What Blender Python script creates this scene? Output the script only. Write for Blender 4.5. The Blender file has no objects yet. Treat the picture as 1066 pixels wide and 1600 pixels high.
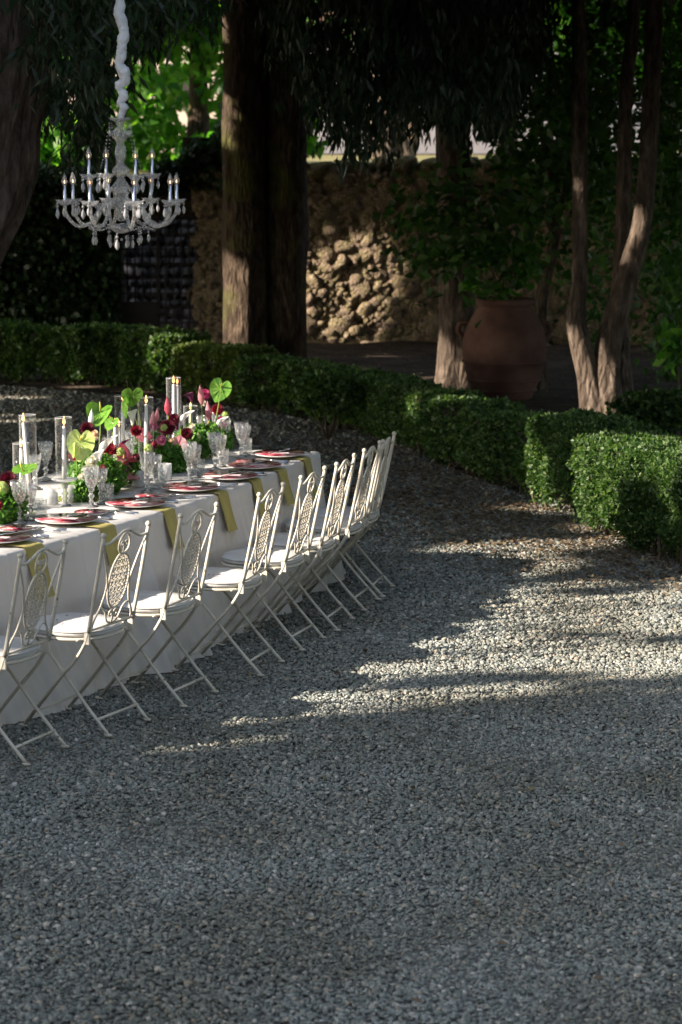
import bpy, math, random
import numpy as np
from mathutils import Vector, Matrix, noise
PI = math.pi
random.seed(7)
RNG = np.random.default_rng(7)
scene = bpy.context.scene

# ------------------------------------------------------------------ camera, light, exposure
CAMH, PITCH, FPX = 2.675, math.radians(8.95), 3778.0     # FPX: focal length for a 1066 px wide picture
SUN_AZ, SUN_EL = math.radians(20), math.radians(27)       # direction the light travels (from +X), elevation
cam_d = bpy.data.cameras.new('camera')
cam = bpy.data.objects.new('camera', cam_d)
scene.collection.objects.link(cam)
scene.camera = cam
cam.location = (0, 0, CAMH)
cam.rotation_euler = (PI/2 - PITCH, 0, 0)
cam_d.sensor_fit = 'HORIZONTAL'
cam_d.sensor_width = 24
cam_d.lens = 24*FPX/1066
cam_d.clip_start = .1
cam_d.clip_end = 600
cam_d.dof.use_dof = True
cam_d.dof.focus_distance = 12.2
cam_d.dof.aperture_fstop = 4.5

world = bpy.data.worlds.new('World')
scene.world = world
world.use_nodes = True
wn = world.node_tree
sky = wn.nodes.new('ShaderNodeTexSky')
sky.sky_type = 'NISHITA'
sky.sun_disc = False
sky.sun_elevation = SUN_EL
SVEC = Vector((math.cos(SUN_EL)*math.cos(SUN_AZ), math.cos(SUN_EL)*math.sin(SUN_AZ), -math.sin(SUN_EL)))
sky.sun_rotation = math.atan2(-SVEC.x, -SVEC.y)
sky.air_density = 1.0
sky.dust_density = 1.5
bg = wn.nodes['Background']
hs = wn.nodes.new('ShaderNodeHueSaturation'); hs.inputs['Saturation'].default_value = .62
wn.links.new(sky.outputs[0], hs.inputs['Color']); wn.links.new(hs.outputs[0], bg.inputs[0])
bg.inputs[1].default_value = .12
sun_d = bpy.data.lights.new('sun', 'SUN')
sun_d.energy = 5.0
sun_d.angle = math.radians(.55)
sun_d.color = (1, .87, .74)
sun = bpy.data.objects.new('sun', sun_d)
scene.collection.objects.link(sun)
sun.rotation_euler = SVEC.to_track_quat('-Z', 'Y').to_euler()
sun.location = (-20, 0, 20)
scene.view_settings.view_transform = 'Standard'
scene.view_settings.look = 'None'
scene.view_settings.exposure = 1.55
scene.view_settings.gamma = 1
scene.view_settings.use_curve_mapping = False
scene.render.engine = 'CYCLES'
try:
    scene.cycles.max_bounces = 10
    scene.cycles.transmission_bounces = 8
    scene.cycles.transparent_max_bounces = 8
    scene.cycles.diffuse_bounces = 3
    scene.cycles.caustics_refractive = False
    scene.cycles.caustics_reflective = False
except Exception: pass

# ------------------------------------------------------------------ helpers
def P(px, py, z=0.0):
    """point at height z that the photograph shows at (px, py)"""
    a = PITCH - math.atan((800-py)/FPX)
    Y = (CAMH-z)/math.tan(a)
    zc = Y*math.cos(PITCH) + (CAMH-z)*math.sin(PITCH)
    return Vector(((px-533)/FPX*zc, Y, z))
def PY(px, py, Y):
    a = PITCH - math.atan((800-py)/FPX)
    z = CAMH - Y*math.tan(a)
    zc = Y*math.cos(PITCH) + (CAMH-z)*math.sin(PITCH)
    return Vector(((px-533)/FPX*zc, Y, z))
def proj_np(C):
    x, y, z = C[:, 0], C[:, 1], C[:, 2]-CAMH
    cy = np.maximum(y*math.cos(PITCH)-z*math.sin(PITCH), .1)
    cz = y*math.sin(PITCH)+z*math.cos(PITCH)
    return 533+FPX*x/cy, 800-FPX*cz/cy

def link(o, parent=None):
    scene.collection.objects.link(o)
    if parent is not None: o.parent = parent
    return o
def tag(o, label=None, cat=None, group=None, kind=None):
    if label: o['label'] = label
    if cat: o['category'] = cat
    if group: o['group'] = group
    if kind: o['kind'] = kind
    return o
def thing(name, loc=(0, 0, 0), label=None, cat=None, group=None, rz=0):
    o = link(bpy.data.objects.new(name, None))
    o.empty_display_size = .1
    o.location = loc; o.rotation_euler = (0, 0, rz)
    return tag(o, label, cat, group)
def copy_tree(o, parent=None):
    c = o.copy(); scene.collection.objects.link(c); c.parent = parent
    for ch in list(o.children): copy_tree(ch, c)
    return c

def np_mesh(name, V, F3=None, F4=None, smooth=False):
    me = bpy.data.meshes.new(name)
    V = np.asarray(V, dtype=np.float32)
    parts, starts, n = [], [], 0
    if F3 is not None and len(F3):
        F3 = np.asarray(F3, dtype=np.int32); parts.append(F3.ravel()); starts.append(np.arange(len(F3))*3); n += F3.size
    if F4 is not None and len(F4):
        F4 = np.asarray(F4, dtype=np.int32); parts.append(F4.ravel()); starts.append(n+np.arange(len(F4))*4); n += F4.size
    me.vertices.add(len(V)); me.vertices.foreach_set('co', V.ravel())
    L = np.concatenate(parts).astype(np.int32); S = np.concatenate(starts).astype(np.int32)
    me.loops.add(len(L)); me.loops.foreach_set('vertex_index', L)
    me.polygons.add(len(S)); me.polygons.foreach_set('loop_start', S)
    me.update(calc_edges=True)
    me.validate()
    if smooth: me.polygons.foreach_set('use_smooth', np.ones(len(me.polygons), dtype=bool))
    return me

class MB:
    """collects simple shapes and links them as one mesh object"""
    def __init__(s): s.v = []; s.f = []
    def add(s, vs, fs):
        b = len(s.v); s.v += [tuple(v) for v in vs]; s.f += [tuple(i+b for i in f) for f in fs]; return s
    def box(s, c, d, rz=0, M=None):
        vs = [Vector((x*d[0]/2, y*d[1]/2, z*d[2]/2)) for x in (-1, 1) for y in (-1, 1) for z in (-1, 1)]
        R = Matrix.Rotation(rz, 3, 'Z') if M is None else M
        vs = [R @ v + Vector(c) for v in vs]
        return s.add(vs, [(0, 1, 3, 2), (4, 6, 7, 5), (0, 4, 5, 1), (2, 3, 7, 6), (0, 2, 6, 4), (1, 5, 7, 3)])
    def tube(s, pts, r, n=8, closed=False, cap=True, flat=None):
        pts = [Vector(p) for p in pts]; N = len(pts)
        rs = r if hasattr(r, '__len__') else [r]*N
        ring = []
        up = None
        for i in range(N):
            if closed: t = (pts[(i+1) % N]-pts[i-1])
            else: t = pts[min(i+1, N-1)]-pts[max(i-1, 0)]
            if t.length < 1e-9: t = Vector((0, 0, 1))
            t.normalize()
            if up is None:
                a = Vector((0, 0, 1)) if abs(t.z) < .9 else Vector((1, 0, 0))
                up = (a - t*a.dot(t)).normalized()
            else:
                up = (up - t*up.dot(t))
                if up.length < 1e-6: up = Vector((1, 0, 0))
                up.normalize()
            b = t.cross(up)
            for k in range(n):
                an = 2*PI*k/n
                ring.append(pts[i] + (up*math.cos(an) + b*math.sin(an))*rs[i])
        fs = []
        M = N if closed else N-1
        for i in range(M):
            for k in range(n):
                a = i*n+k; b2 = i*n+(k+1) % n; c = ((i+1) % N)*n+(k+1) % n; d = ((i+1) % N)*n+k
                fs.append((a, b2, c, d))
        if cap and not closed:
            fs.append(tuple(range(n-1, -1, -1))); fs.append(tuple((N-1)*n+k for k in range(n)))
        return s.add(ring, fs)
    def lathe(s, prof, n=16, c=(0, 0, 0), mod=None, M=None):
        vs = []; fs = []
        for (r, z) in prof:
            for k in range(n):
                an = 2*PI*k/n
                rr, zz = (r, z) if mod is None else mod(an, r, z)
                v = Vector((rr*math.cos(an), rr*math.sin(an), zz))
                if M is not None: v = M @ v
                vs.append(v+Vector(c))
        for i in range(len(prof)-1):
            for k in range(n):
                fs.append((i*n+k, i*n+(k+1) % n, (i+1)*n+(k+1) % n, (i+1)*n+k))
        if prof[0][0] > 1e-5: fs.append(tuple(range(n-1, -1, -1)))
        if prof[-1][0] > 1e-5: fs.append(tuple((len(prof)-1)*n+k for k in range(n)))
        return s.add(vs, fs)
    def sph(s, c, r, n=8, m=6, M=None):
        r = r if hasattr(r, '__len__') else (r, r, r)
        prof = [(max(math.sin(PI*i/m), 1e-4), -math.cos(PI*i/m)) for i in range(m+1)]
        S = Matrix.Diagonal(Vector(r))
        if M is not None: S = M @ S
        return s.lathe(prof, n, c, M=S)
    def grid(s, fn, nu, nv, closed_u=False):
        vs = [fn(i/(nu-1 if not closed_u else nu), j/(nv-1)) for i in range(nu) for j in range(nv)]
        fs = []
        for i in range(nu if closed_u else nu-1):
            for j in range(nv-1):
                i2 = (i+1) % nu
                fs.append((i*nv+j, i2*nv+j, i2*nv+j+1, i*nv+j+1))
        return s.add(vs, fs)
    def mesh(s, name, mat, smooth=True):
        me = bpy.data.meshes.new(name)
        me.from_pydata(s.v, [], s.f); me.validate(); me.update()
        if smooth: me.polygons.foreach_set('use_smooth', np.ones(len(me.polygons), dtype=bool))
        if mat: me.materials.append(mat)
        return me
    def build(s, name, mat, parent=None, smooth=True, org=None):
        if org is not None:
            o_ = Vector(org); s.v = [tuple(Vector(v)-o_) for v in s.v]
        ob = bpy.data.objects.new(name, s.mesh(name, mat, smooth))
        return link(ob, parent)

def spline(pts, n=8, closed=False):
    pts = [Vector(p) for p in pts]; out = []; N = len(pts)
    for i in range(N if closed else N-1):
        p0 = pts[i-1] if (i > 0 or closed) else pts[0]*2-pts[1]
        p1 = pts[i]; p2 = pts[(i+1) % N]
        p3 = pts[(i+2) % N] if (i+2 < N or closed) else pts[-1]*2-pts[-2]
        for k in range(n):
            t = k/n
            out.append(.5*((2*p1)+(p2-p0)*t+(2*p0-5*p1+4*p2-p3)*t*t+(3*p1-p0-3*p2+p3)*t**3))
    if not closed: out.append(pts[-1])
    return out

# ------------------------------------------------------------------ materials
def new_mat(name):
    m = bpy.data.materials.new(name); m.use_nodes = True
    return m, m.node_tree, m.node_tree.nodes['Principled BSDF']
def N_(nt, t, **kw):
    n = nt.nodes.new(t)
    for k, v in kw.items():
        if k.startswith('i_'): n.inputs[k[2:].replace('_', ' ')].default_value = v
        else: setattr(n, k, v)
    return n
def ramp(nt, fac, stops):
    r = nt.nodes.new('ShaderNodeValToRGB')
    while len(r.color_ramp.elements) < len(stops): r.color_ramp.elements.new(.5)
    for e, (p, c) in zip(r.color_ramp.elements, stops):
        e.position = p; e.color = tuple(c)+(1,)
    nt.links.new(fac, r.inputs[0]); return r
def noisy(name, cols, scale=5, rough=.8, bump=.2, bscale=None, detail=6, spec=.3, bdist=.02, metal=0, stretch=None, pos=False):
    """noise coloured surface with bump"""
    m, nt, b = new_mat(name)
    tc = N_(nt, 'ShaderNodeTexCoord')
    mp = N_(nt, 'ShaderNodeMapping'); gm = N_(nt, 'ShaderNodeNewGeometry')
    nt.links.new(gm.outputs['Position'] if pos else tc.outputs['Object'], mp.inputs[0])
    if stretch: mp.inputs['Scale'].default_value = stretch
    n = N_(nt, 'ShaderNodeTexNoise'); n.inputs['Scale'].default_value = scale; n.inputs['Detail'].default_value = detail
    nt.links.new(mp.outputs[0], n.inputs['Vector'])
    k = len(cols)
    r = ramp(nt, n.outputs['Fac'], [(.3+.4*i/max(k-1, 1), c) for i, c in enumerate(cols)])
    nt.links.new(r.outputs[0], b.inputs['Base Color'])
    b.inputs['Roughness'].default_value = rough
    b.inputs['Specular IOR Level'].default_value = spec
    b.inputs['Metallic'].default_value = metal
    if bump:
        n2 = N_(nt, 'ShaderNodeTexNoise'); n2.inputs['Scale'].default_value = bscale or scale*4; n2.inputs['Detail'].default_value = 8
        nt.links.new(mp.outputs[0], n2.inputs['Vector'])
        bp = N_(nt, 'ShaderNodeBump'); bp.inputs['Strength'].default_value = bump; bp.inputs['Distance'].default_value = bdist
        nt.links.new(n2.outputs['Fac'], bp.inputs['Height']); nt.links.new(bp.outputs[0], b.inputs['Normal'])
    return m
def leafy(name, cols, trans=.35, rough=.5, tcol=None, spec=.4):
    """leaf: colour varies from leaf to leaf, light passes through"""
    m, nt, b = new_mat(name)
    g = N_(nt, 'ShaderNodeNewGeometry')
    k = len(cols)
    r = ramp(nt, g.outputs['Random Per Island'], [(i/max(k-1, 1), c) for i, c in enumerate(cols)])
    nt.links.new(r.outputs[0], b.inputs['Base Color'])
    b.inputs['Roughness'].default_value = rough; b.inputs['Specular IOR Level'].default_value = spec
    t = N_(nt, 'ShaderNodeBsdfTranslucent')
    mul = N_(nt, 'ShaderNodeMix', data_type='RGBA', blend_type='MULTIPLY'); mul.inputs[0].default_value = 1
    nt.links.new(r.outputs[0], mul.inputs[6]); mul.inputs[7].default_value = tuple(tcol or (1.6, 1.9, .7))+(1,)
    nt.links.new(mul.outputs[2], t.inputs[0])
    mx = N_(nt, 'ShaderNodeMixShader'); mx.inputs[0].default_value = trans
    nt.links.new(b.outputs[0], mx.inputs[1]); nt.links.new(t.outputs[0], mx.inputs[2])
    nt.links.new(mx.outputs[0], nt.nodes['Material Output'].inputs[0])
    return m
def bark(name, cols, sc=6, moss=None, bd=.05):
    m, nt, b = new_mat(name)
    tc = N_(nt, 'ShaderNodeTexCoord'); mp = N_(nt, 'ShaderNodeMapping')
    mp.inputs['Scale'].default_value = (1, 1, .30)
    nt.links.new(tc.outputs['Object'], mp.inputs[0])
    n = N_(nt, 'ShaderNodeTexNoise'); n.inputs['Scale'].default_value = sc*3; n.inputs['Detail'].default_value = 9; n.inputs['Roughness'].default_value = .65
    nt.links.new(mp.outputs[0], n.inputs['Vector'])
    r = ramp(nt, n.outputs['Fac'], [(.3, cols[0]), (.5, cols[1]), (.68, cols[2])])
    out = r.outputs[0]
    if moss:
        n3 = N_(nt, 'ShaderNodeTexNoise'); n3.inputs['Scale'].default_value = 2.3; n3.inputs['Detail'].default_value = 5
        nt.links.new(tc.outputs['Object'], n3.inputs['Vector'])
        r3 = ramp(nt, n3.outputs['Fac'], [(.52, (0, 0, 0)), (.66, (1, 1, 1))])
        mx = N_(nt, 'ShaderNodeMix', data_type='RGBA'); nt.links.new(r3.outputs[0], mx.inputs[0])
        nt.links.new(out, mx.inputs[6]); mx.inputs[7].default_value = tuple(moss)+(1,); out = mx.outputs[2]
    nt.links.new(out, b.inputs['Base Color'])
    b.inputs['Roughness'].default_value = .92; b.inputs['Specular IOR Level'].default_value = .15
    v = N_(nt, 'ShaderNodeTexVoronoi'); v.feature = 'DISTANCE_TO_EDGE'; v.inputs['Scale'].default_value = sc*3.2
    nt.links.new(mp.outputs[0], v.inputs['Vector'])
    ad = N_(nt, 'ShaderNodeMath', operation='ADD'); nt.links.new(n.outputs['Fac'], ad.inputs[0]); nt.links.new(v.outputs['Distance'], ad.inputs[1])
    bp = N_(nt, 'ShaderNodeBump'); bp.inputs['Strength'].default_value = 1.0; bp.inputs['Distance'].default_value = bd
    nt.links.new(ad.outputs[0], bp.inputs['Height']); nt.links.new(bp.outputs[0], b.inputs['Normal'])
    return m
def plain(name, col, rough=.5, spec=.5, metal=0, emit=None, es=0, sss=0):
    m, nt, b = new_mat(name)
    b.inputs['Base Color'].default_value = tuple(col)+(1,); b.inputs['Roughness'].default_value = rough
    b.inputs['Specular IOR Level'].default_value = spec; b.inputs['Metallic'].default_value = metal
    if emit: b.inputs['Emission Color'].default_value = tuple(emit)+(1,); b.inputs['Emission Strength'].default_value = es
    if sss: b.inputs['Subsurface Weight'].default_value = sss; b.inputs['Subsurface Radius'].default_value = (.02, .015, .01)
    return m
def crystal(name, cut=0.0, tint=(1, 1, 1), rough=.02, lit_white=0, scale=60):
    m, nt, b = new_mat(name)
    b.inputs['Base Color'].default_value = tuple(tint)+(1,)
    b.inputs['Transmission Weight'].default_value = 1
    b.inputs['Roughness'].default_value = rough; b.inputs['IOR'].default_value = 1.5
    if cut:
        tc = N_(nt, 'ShaderNodeTexCoord'); v = N_(nt, 'ShaderNodeTexVoronoi'); v.inputs['Scale'].default_value = scale
        mp = N_(nt, 'ShaderNodeMapping'); mp.inputs['Scale'].default_value = (1, 1, .55)
        nt.links.new(tc.outputs['Object'], mp.inputs[0]); nt.links.new(mp.outputs[0], v.inputs['Vector'])
        bp = N_(nt, 'ShaderNodeBump'); bp.inputs['Strength'].default_value = cut; bp.inputs['Distance'].default_value = .006
        nt.links.new(v.outputs['Distance'], bp.inputs['Height']); nt.links.new(bp.outputs[0], b.inputs['Normal'])
    if lit_white:  # white put into the glass in place of light caught by facets
        d = N_(nt, 'ShaderNodeBsdfDiffuse'); d.inputs[0].default_value = (.85, .87, .9, 1)
        mx = N_(nt, 'ShaderNodeMixShader'); mx.inputs[0].default_value = lit_white
        nt.links.new(b.outputs[0], mx.inputs[1]); nt.links.new(d.outputs[0], mx.inputs[2])
        nt.links.new(mx.outputs[0], nt.nodes['Material Output'].inputs[0])
    return m
def thin_glass(name, body=.06, gl=.12, cut=0, rough=.04, scale=90):
    """thin clear wall: see-through, glossy, edges whitened in place of caught light"""
    m, nt, b = new_mat(name)
    g = N_(nt, 'ShaderNodeBsdfGlossy'); g.inputs['Roughness'].default_value = rough
    w = N_(nt, 'ShaderNodeBsdfTranslucent'); w.inputs[0].default_value = (.95, .95, .95, 1)
    d = N_(nt, 'ShaderNodeBsdfDiffuse'); d.inputs[0].default_value = (.9, .91, .92, 1)
    wd = N_(nt, 'ShaderNodeMixShader'); wd.inputs[0].default_value = .5
    nt.links.new(w.outputs[0], wd.inputs[1]); nt.links.new(d.outputs[0], wd.inputs[2])
    t = N_(nt, 'ShaderNodeBsdfTransparent'); t.inputs[0].default_value = (.97, .98, .975, 1)
    lw = N_(nt, 'ShaderNodeLayerWeight'); lw.inputs[0].default_value = .25
    if cut:
        tc = N_(nt, 'ShaderNodeTexCoord'); v = N_(nt, 'ShaderNodeTexVoronoi'); v.inputs['Scale'].default_value = scale
        mp = N_(nt, 'ShaderNodeMapping'); mp.inputs['Scale'].default_value = (1, 1, .5)
        nt.links.new(tc.outputs['Object'], mp.inputs[0]); nt.links.new(mp.outputs[0], v.inputs['Vector'])
        bp = N_(nt, 'ShaderNodeBump'); bp.inputs['Strength'].default_value = cut; bp.inputs['Distance'].default_value = .01
        nt.links.new(v.outputs['Distance'], bp.inputs['Height'])
        for n_ in (g, w, d, lw): nt.links.new(bp.outputs[0], n_.inputs['Normal'])
    fr = N_(nt, 'ShaderNodeMath', operation='MULTIPLY'); nt.links.new(lw.outputs['Facing'], fr.inputs[0]); nt.links.new(lw.outputs['Facing'], fr.inputs[1])
    fr2 = N_(nt, 'ShaderNodeMath', operation='MULTIPLY'); nt.links.new(fr.outputs[0], fr2.inputs[0]); fr2.inputs[1].default_value = .45  # white mixed in at grazing edges as painted brightness
    fa = N_(nt, 'ShaderNodeMath', operation='ADD'); nt.links.new(fr2.outputs[0], fa.inputs[0]); fa.inputs[1].default_value = body
    fa.use_clamp = True
    mx = N_(nt, 'ShaderNodeMixShader'); nt.links.new(fa.outputs[0], mx.inputs[0])
    nt.links.new(t.outputs[0], mx.inputs[1]); nt.links.new(wd.outputs[0], mx.inputs[2])
    m2 = N_(nt, 'ShaderNodeMixShader'); m2.inputs[0].default_value = gl
    nt.links.new(mx.outputs[0], m2.inputs[1]); nt.links.new(g.outputs[0], m2.inputs[2])
    nt.links.new(m2.outputs[0], nt.nodes['Material Output'].inputs[0])
    return m

M = {}
# gravel base
def ground_mat():
    m, nt, b = new_mat('gravel bed')
    tc = N_(nt, 'ShaderNodeTexCoord')
    v = N_(nt, 'ShaderNodeTexVoronoi'); v.inputs['Scale'].default_value = 55
    nt.links.new(tc.outputs['Object'], v.inputs['Vector'])
    r = ramp(nt, v.outputs['Color'], [(0, (.06, .058, .055)), (.6, (.15, .145, .14)), (1, (.30, .29, .27))])
    n = N_(nt, 'ShaderNodeTexNoise'); n.inputs['Scale'].default_value = .9; n.inputs['Detail'].default_value = 6
    nt.links.new(tc.outputs['Object'], n.inputs['Vector'])
    r2 = ramp(nt, n.outputs['Fac'], [(.35, (.8, .76, .7)), (.65, (1, 1, 1))])
    mul = N_(nt, 'ShaderNodeMix', data_type='RGBA', blend_type='MULTIPLY'); mul.inputs[0].default_value = 1
    nt.links.new(r.outputs[0], mul.inputs[6]); nt.links.new(r2.outputs[0], mul.inputs[7])
    nt.links.new(mul.outputs[2], b.inputs['Base Color']); b.inputs['Roughness'].default_value = .95
    bp = N_(nt, 'ShaderNodeBump'); bp.inputs['Distance'].default_value = .015; bp.inputs['Strength'].default_value = .8; bp.invert = True
    nt.links.new(v.outputs['Distance'], bp.inputs['Height']); nt.links.new(bp.outputs[0], b.inputs['Normal'])
    return m
M['ground'] = ground_mat()
def pebble_mat():
    m, nt, b = new_mat('grey pebbles')
    oi = N_(nt, 'ShaderNodeObjectInfo')
    r = ramp(nt, oi.outputs['Random'], [(0, (.118, .131, .118)), (.3, (.20, .219, .20)), (.6, (.25, .271, .248)), (.85, (.335, .347, .318)), (.93, (.34, .29, .22)), (1, (.56, .55, .52))])
    tc = N_(nt, 'ShaderNodeTexCoord'); n = N_(nt, 'ShaderNodeTexNoise'); n.inputs['Scale'].default_value = 1.1; n.inputs['Detail'].default_value = 5
    geo = N_(nt, 'ShaderNodeNewGeometry'); nt.links.new(geo.outputs['Position'], n.inputs['Vector'])
    r2 = ramp(nt, n.outputs['Fac'], [(.38, (.80, .76, .70)), (.6, (1, 1, 1))])
    mul = N_(nt, 'ShaderNodeMix', data_type='RGBA', blend_type='MULTIPLY'); mul.inputs[0].default_value = 1
    nt.links.new(r.outputs[0], mul.inputs[6]); nt.links.new(r2.outputs[0], mul.inputs[7])
    nt.links.new(mul.outputs[2], b.inputs['Base Color']); b.inputs['Roughness'].default_value = .75; b.inputs['Specular IOR Level'].default_value = .3
    return m
M['pebble'] = pebble_mat()
M['soil'] = noisy('dry soil', [(.03, .02, .013), (.062, .043, .028), (.11, .08, .055)], 3, .95, .6, 25, bdist=.05)
M['turf'] = noisy('dry grass', [(.10, .10, .035), (.22, .19, .08), (.3, .25, .13)], 2, .95, .6, 30, bdist=.05)
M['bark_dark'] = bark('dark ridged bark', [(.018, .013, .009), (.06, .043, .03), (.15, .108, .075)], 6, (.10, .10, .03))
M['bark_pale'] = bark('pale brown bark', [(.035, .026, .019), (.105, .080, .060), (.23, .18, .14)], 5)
M['bark_near'] = bark('grey brown furrowed bark', [(.035, .027, .023), (.13, .10, .086), (.23, .185, .16)], 4, bd=.12)
M['twig'] = plain('twig bark', (.09, .068, .045), .9, .2)
M['mortar'] = noisy('mossy mortar', [(.02, .015, .01), (.05, .038, .025), (.075, .06, .03)], 4, .95, .8, 18, bdist=.06)
M['tufa'] = noisy('rough tufa', [(.08, .06, .04), (.32, .24, .165), (.22, .18, .09), (.52, .41, .30)], 6, .95, 1.0, 34, bdist=.09, pos=True)
M['tufa_skylit'] = noisy('skylit grey stone', [(.08, .08, .088), (.18, .187, .21), (.32, .33, .37)], 6, .95, .9, 34, bdist=.06, pos=True)  # stone colour carries the blue of the skylight
M['moss'] = noisy('mossy coping', [(.05, .045, .02), (.16, .13, .05), (.30, .24, .12)], 5, .95, .9, 20, bdist=.05)
M['terra'] = noisy('aged terracotta', [(.06, .03, .022), (.105, .052, .037), (.15, .088, .064)], 3.5, .85, .35, 30, bdist=.01)
M['iron'] = plain('rusted iron', (.03, .024, .02), .7, .4)
M['box_leaf'] = leafy('box leaves', [(.012, .036, .009), (.026, .068, .016), (.052, .11, .026), (.10, .17, .045), (.16, .215, .085)], .38, .48)
M['box_sunlit'] = leafy('sunlit box leaves', [(.05, .09, .02), (.09, .13, .03), (.16, .19, .06)], .35, .45)  # sunlight on one stretch of hedge put into a paler leaf colour
M['bay_leaf'] = leafy('dark narrow leaves', [(.012, .025, .012), (.02, .045, .02), (.035, .065, .03)], .2, .38)
M['oak_leaf'] = leafy('green broad leaves', [(.02, .055, .012), (.04, .095, .02), (.07, .14, .03)], .4, .45)
M['far_leaf'] = leafy('sunlit leaves', [(.03, .11, .015), (.07, .20, .025), (.15, .28, .045)], .55, .5)
M['ivy'] = leafy('ivy leaves', [(.012, .03, .01), (.022, .05, .016), (.035, .07, .02)], .2, .45)
M['litter'] = leafy('fallen leaves', [(.07, .042, .024), (.13, .085, .05), (.20, .15, .10), (.24, .185, .09)], .12, .8, (1, 1, 1))
M['cream'] = noisy('cream enamel', [(.47, .43, .35), (.56, .52, .435), (.61, .57, .485)], 9, .42, .05, 60, spec=.5, bdist=.002)
def worn(m):
    nt = m.node_tree; b = nt.nodes['Principled BSDF']; src = b.inputs['Base Color'].links[0].from_socket
    gm = N_(nt, 'ShaderNodeNewGeometry'); n = N_(nt, 'ShaderNodeTexNoise'); n.inputs['Scale'].default_value = 38; n.inputs['Detail'].default_value = 5
    nt.links.new(gm.outputs['Position'], n.inputs['Vector'])
    r = ramp(nt, n.outputs['Fac'], [(.66, (0, 0, 0)), (.70, (1, 1, 1))])
    mx = N_(nt, 'ShaderNodeMix', data_type='RGBA'); nt.links.new(r.outputs[0], mx.inputs[0]); nt.links.new(src, mx.inputs[6]); mx.inputs[7].default_value = (.16, .10, .06, 1)
    nt.links.new(mx.outputs[2], b.inputs['Base Color'])
worn(M['cream'])
M['weave'] = plain('cream woven strip', (.48, .44, .36), .5, .4)
M['cushion'] = noisy('white cushion canvas', [(.46, .455, .44), (.57, .565, .55), (.61, .605, .59)], 6, .9, .25, 90, bdist=.004)
def linen():
    m, nt, b = new_mat('white linen')
    tc = N_(nt, 'ShaderNodeTexCoord')
    n = N_(nt, 'ShaderNodeTexNoise'); n.inputs['Scale'].default_value = 3; n.inputs['Detail'].default_value = 4
    nt.links.new(tc.outputs['Object'], n.inputs['Vector'])
    r = ramp(nt, n.outputs['Fac'], [(.3, (.63, .615, .595)), (.7, (.70, .69, .67))])
    nt.links.new(r.outputs[0], b.inputs['Base Color']); b.inputs['Roughness'].default_value = .9; b.inputs['Specular IOR Level'].default_value = .15
    n2 = N_(nt, 'ShaderNodeTexNoise'); n2.inputs['Scale'].default_value = 350; nt.links.new(tc.outputs['Object'], n2.inputs['Vector'])
    bp = N_(nt, 'ShaderNodeBump'); bp.inputs['Strength'].default_value = .25; bp.inputs['Distance'].default_value = .002
    n3 = N_(nt, 'ShaderNodeTexNoise'); n3.inputs['Scale'].default_value = 7; n3.inputs['Detail'].default_value = 3; nt.links.new(tc.outputs['Object'], n3.inputs['Vector'])
    bp2 = N_(nt, 'ShaderNodeBump'); bp2.inputs['Strength'].default_value = .5; bp2.inputs['Distance'].default_value = .02
    nt.links.new(n3.outputs['Fac'], bp2.inputs['Height']); nt.links.new(n2.outputs['Fac'], bp.inputs['Height'])
    nt.links.new(bp2.outputs[0], bp.inputs['Normal']); nt.links.new(bp.outputs[0], b.inputs['Normal'])
    t = N_(nt, 'ShaderNodeBsdfTranslucent'); t.inputs[0].default_value = (.8, .72, .64, 1)
    mx = N_(nt, 'ShaderNodeMixShader'); mx.inputs[0].default_value = .22
    nt.links.new(b.outputs[0], mx.inputs[1]); nt.links.new(t.outputs[0], mx.inputs[2]); nt.links.new(mx.outputs[0], nt.nodes['Material Output'].inputs[0])
    return m
M['linen'] = linen()
M['napkin'] = noisy('mustard linen', [(.30, .26, .085), (.37, .325, .115)], 8, .9, .3, 200, bdist=.003)
M['china'] = plain('white china', (.78, .77, .74), .18, .5)
def china_pattern(name, seed):
    m, nt, b = new_mat(name)
    tc = N_(nt, 'ShaderNodeTexCoord'); n = N_(nt, 'ShaderNodeTexNoise'); n.inputs['Scale'].default_value = 16+seed; n.inputs['Detail'].default_value = 3
    v = N_(nt, 'ShaderNodeTexVoronoi'); v.inputs['Scale'].default_value = 26+seed*3
    nt.links.new(tc.outputs['Object'], n.inputs['Vector']); nt.links.new(tc.outputs['Object'], v.inputs['Vector'])
    r = ramp(nt, n.outputs['Fac'], [(.36, (.14, .03, .05)), (.46, (.50, .06, .10)), (.54, (.72, .32, .32)), (.64, (.80, .62, .58))])
    r2 = ramp(nt, v.outputs['Distance'], [(.25, (1, 1, 1)), (.42, (.55, .38, .42))])
    mul = N_(nt, 'ShaderNodeMix', data_type='RGBA', blend_type='MULTIPLY'); mul.inputs[0].default_value = .8
    nt.links.new(r.outputs[0], mul.inputs[6]); nt.links.new(r2.outputs[0], mul.inputs[7])
    nt.links.new(mul.outputs[2], b.inputs['Base Color']); b.inputs['Roughness'].default_value = .15
    return m
M['plate_print'] = china_pattern('red floral print', 0)
M['plate_print2'] = china_pattern('red floral print fine', 6)
M['steel'] = plain('polished steel', (.62, .62, .62), .16, .5, 1)
M['card'] = plain('printed card', (.62, .50, .50), .8)
M['crystal'] = thin_glass('cut crystal', .03, .2, 1.0, .05)
M['crystal_fine'] = crystal('clear crystal', 0, lit_white=.16)
M['chand'] = thin_glass('chandelier crystal', .17, .28, 1.0, .06, 120)
M['chand_gold'] = crystal('gold tinted crystal', .7, (.97, .92, .84), .06, .3, 60)
M['frosted'] = thin_glass('frosted glass', .62, .08, 0, .3)
M['hurricane'] = thin_glass('hurricane glass', .015, .045)
M['bulb'] = thin_glass('clear bulb glass', .12, .14)
M['rim'] = crystal('glass rim', 0, (1, 1, 1), .05, .25)
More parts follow.
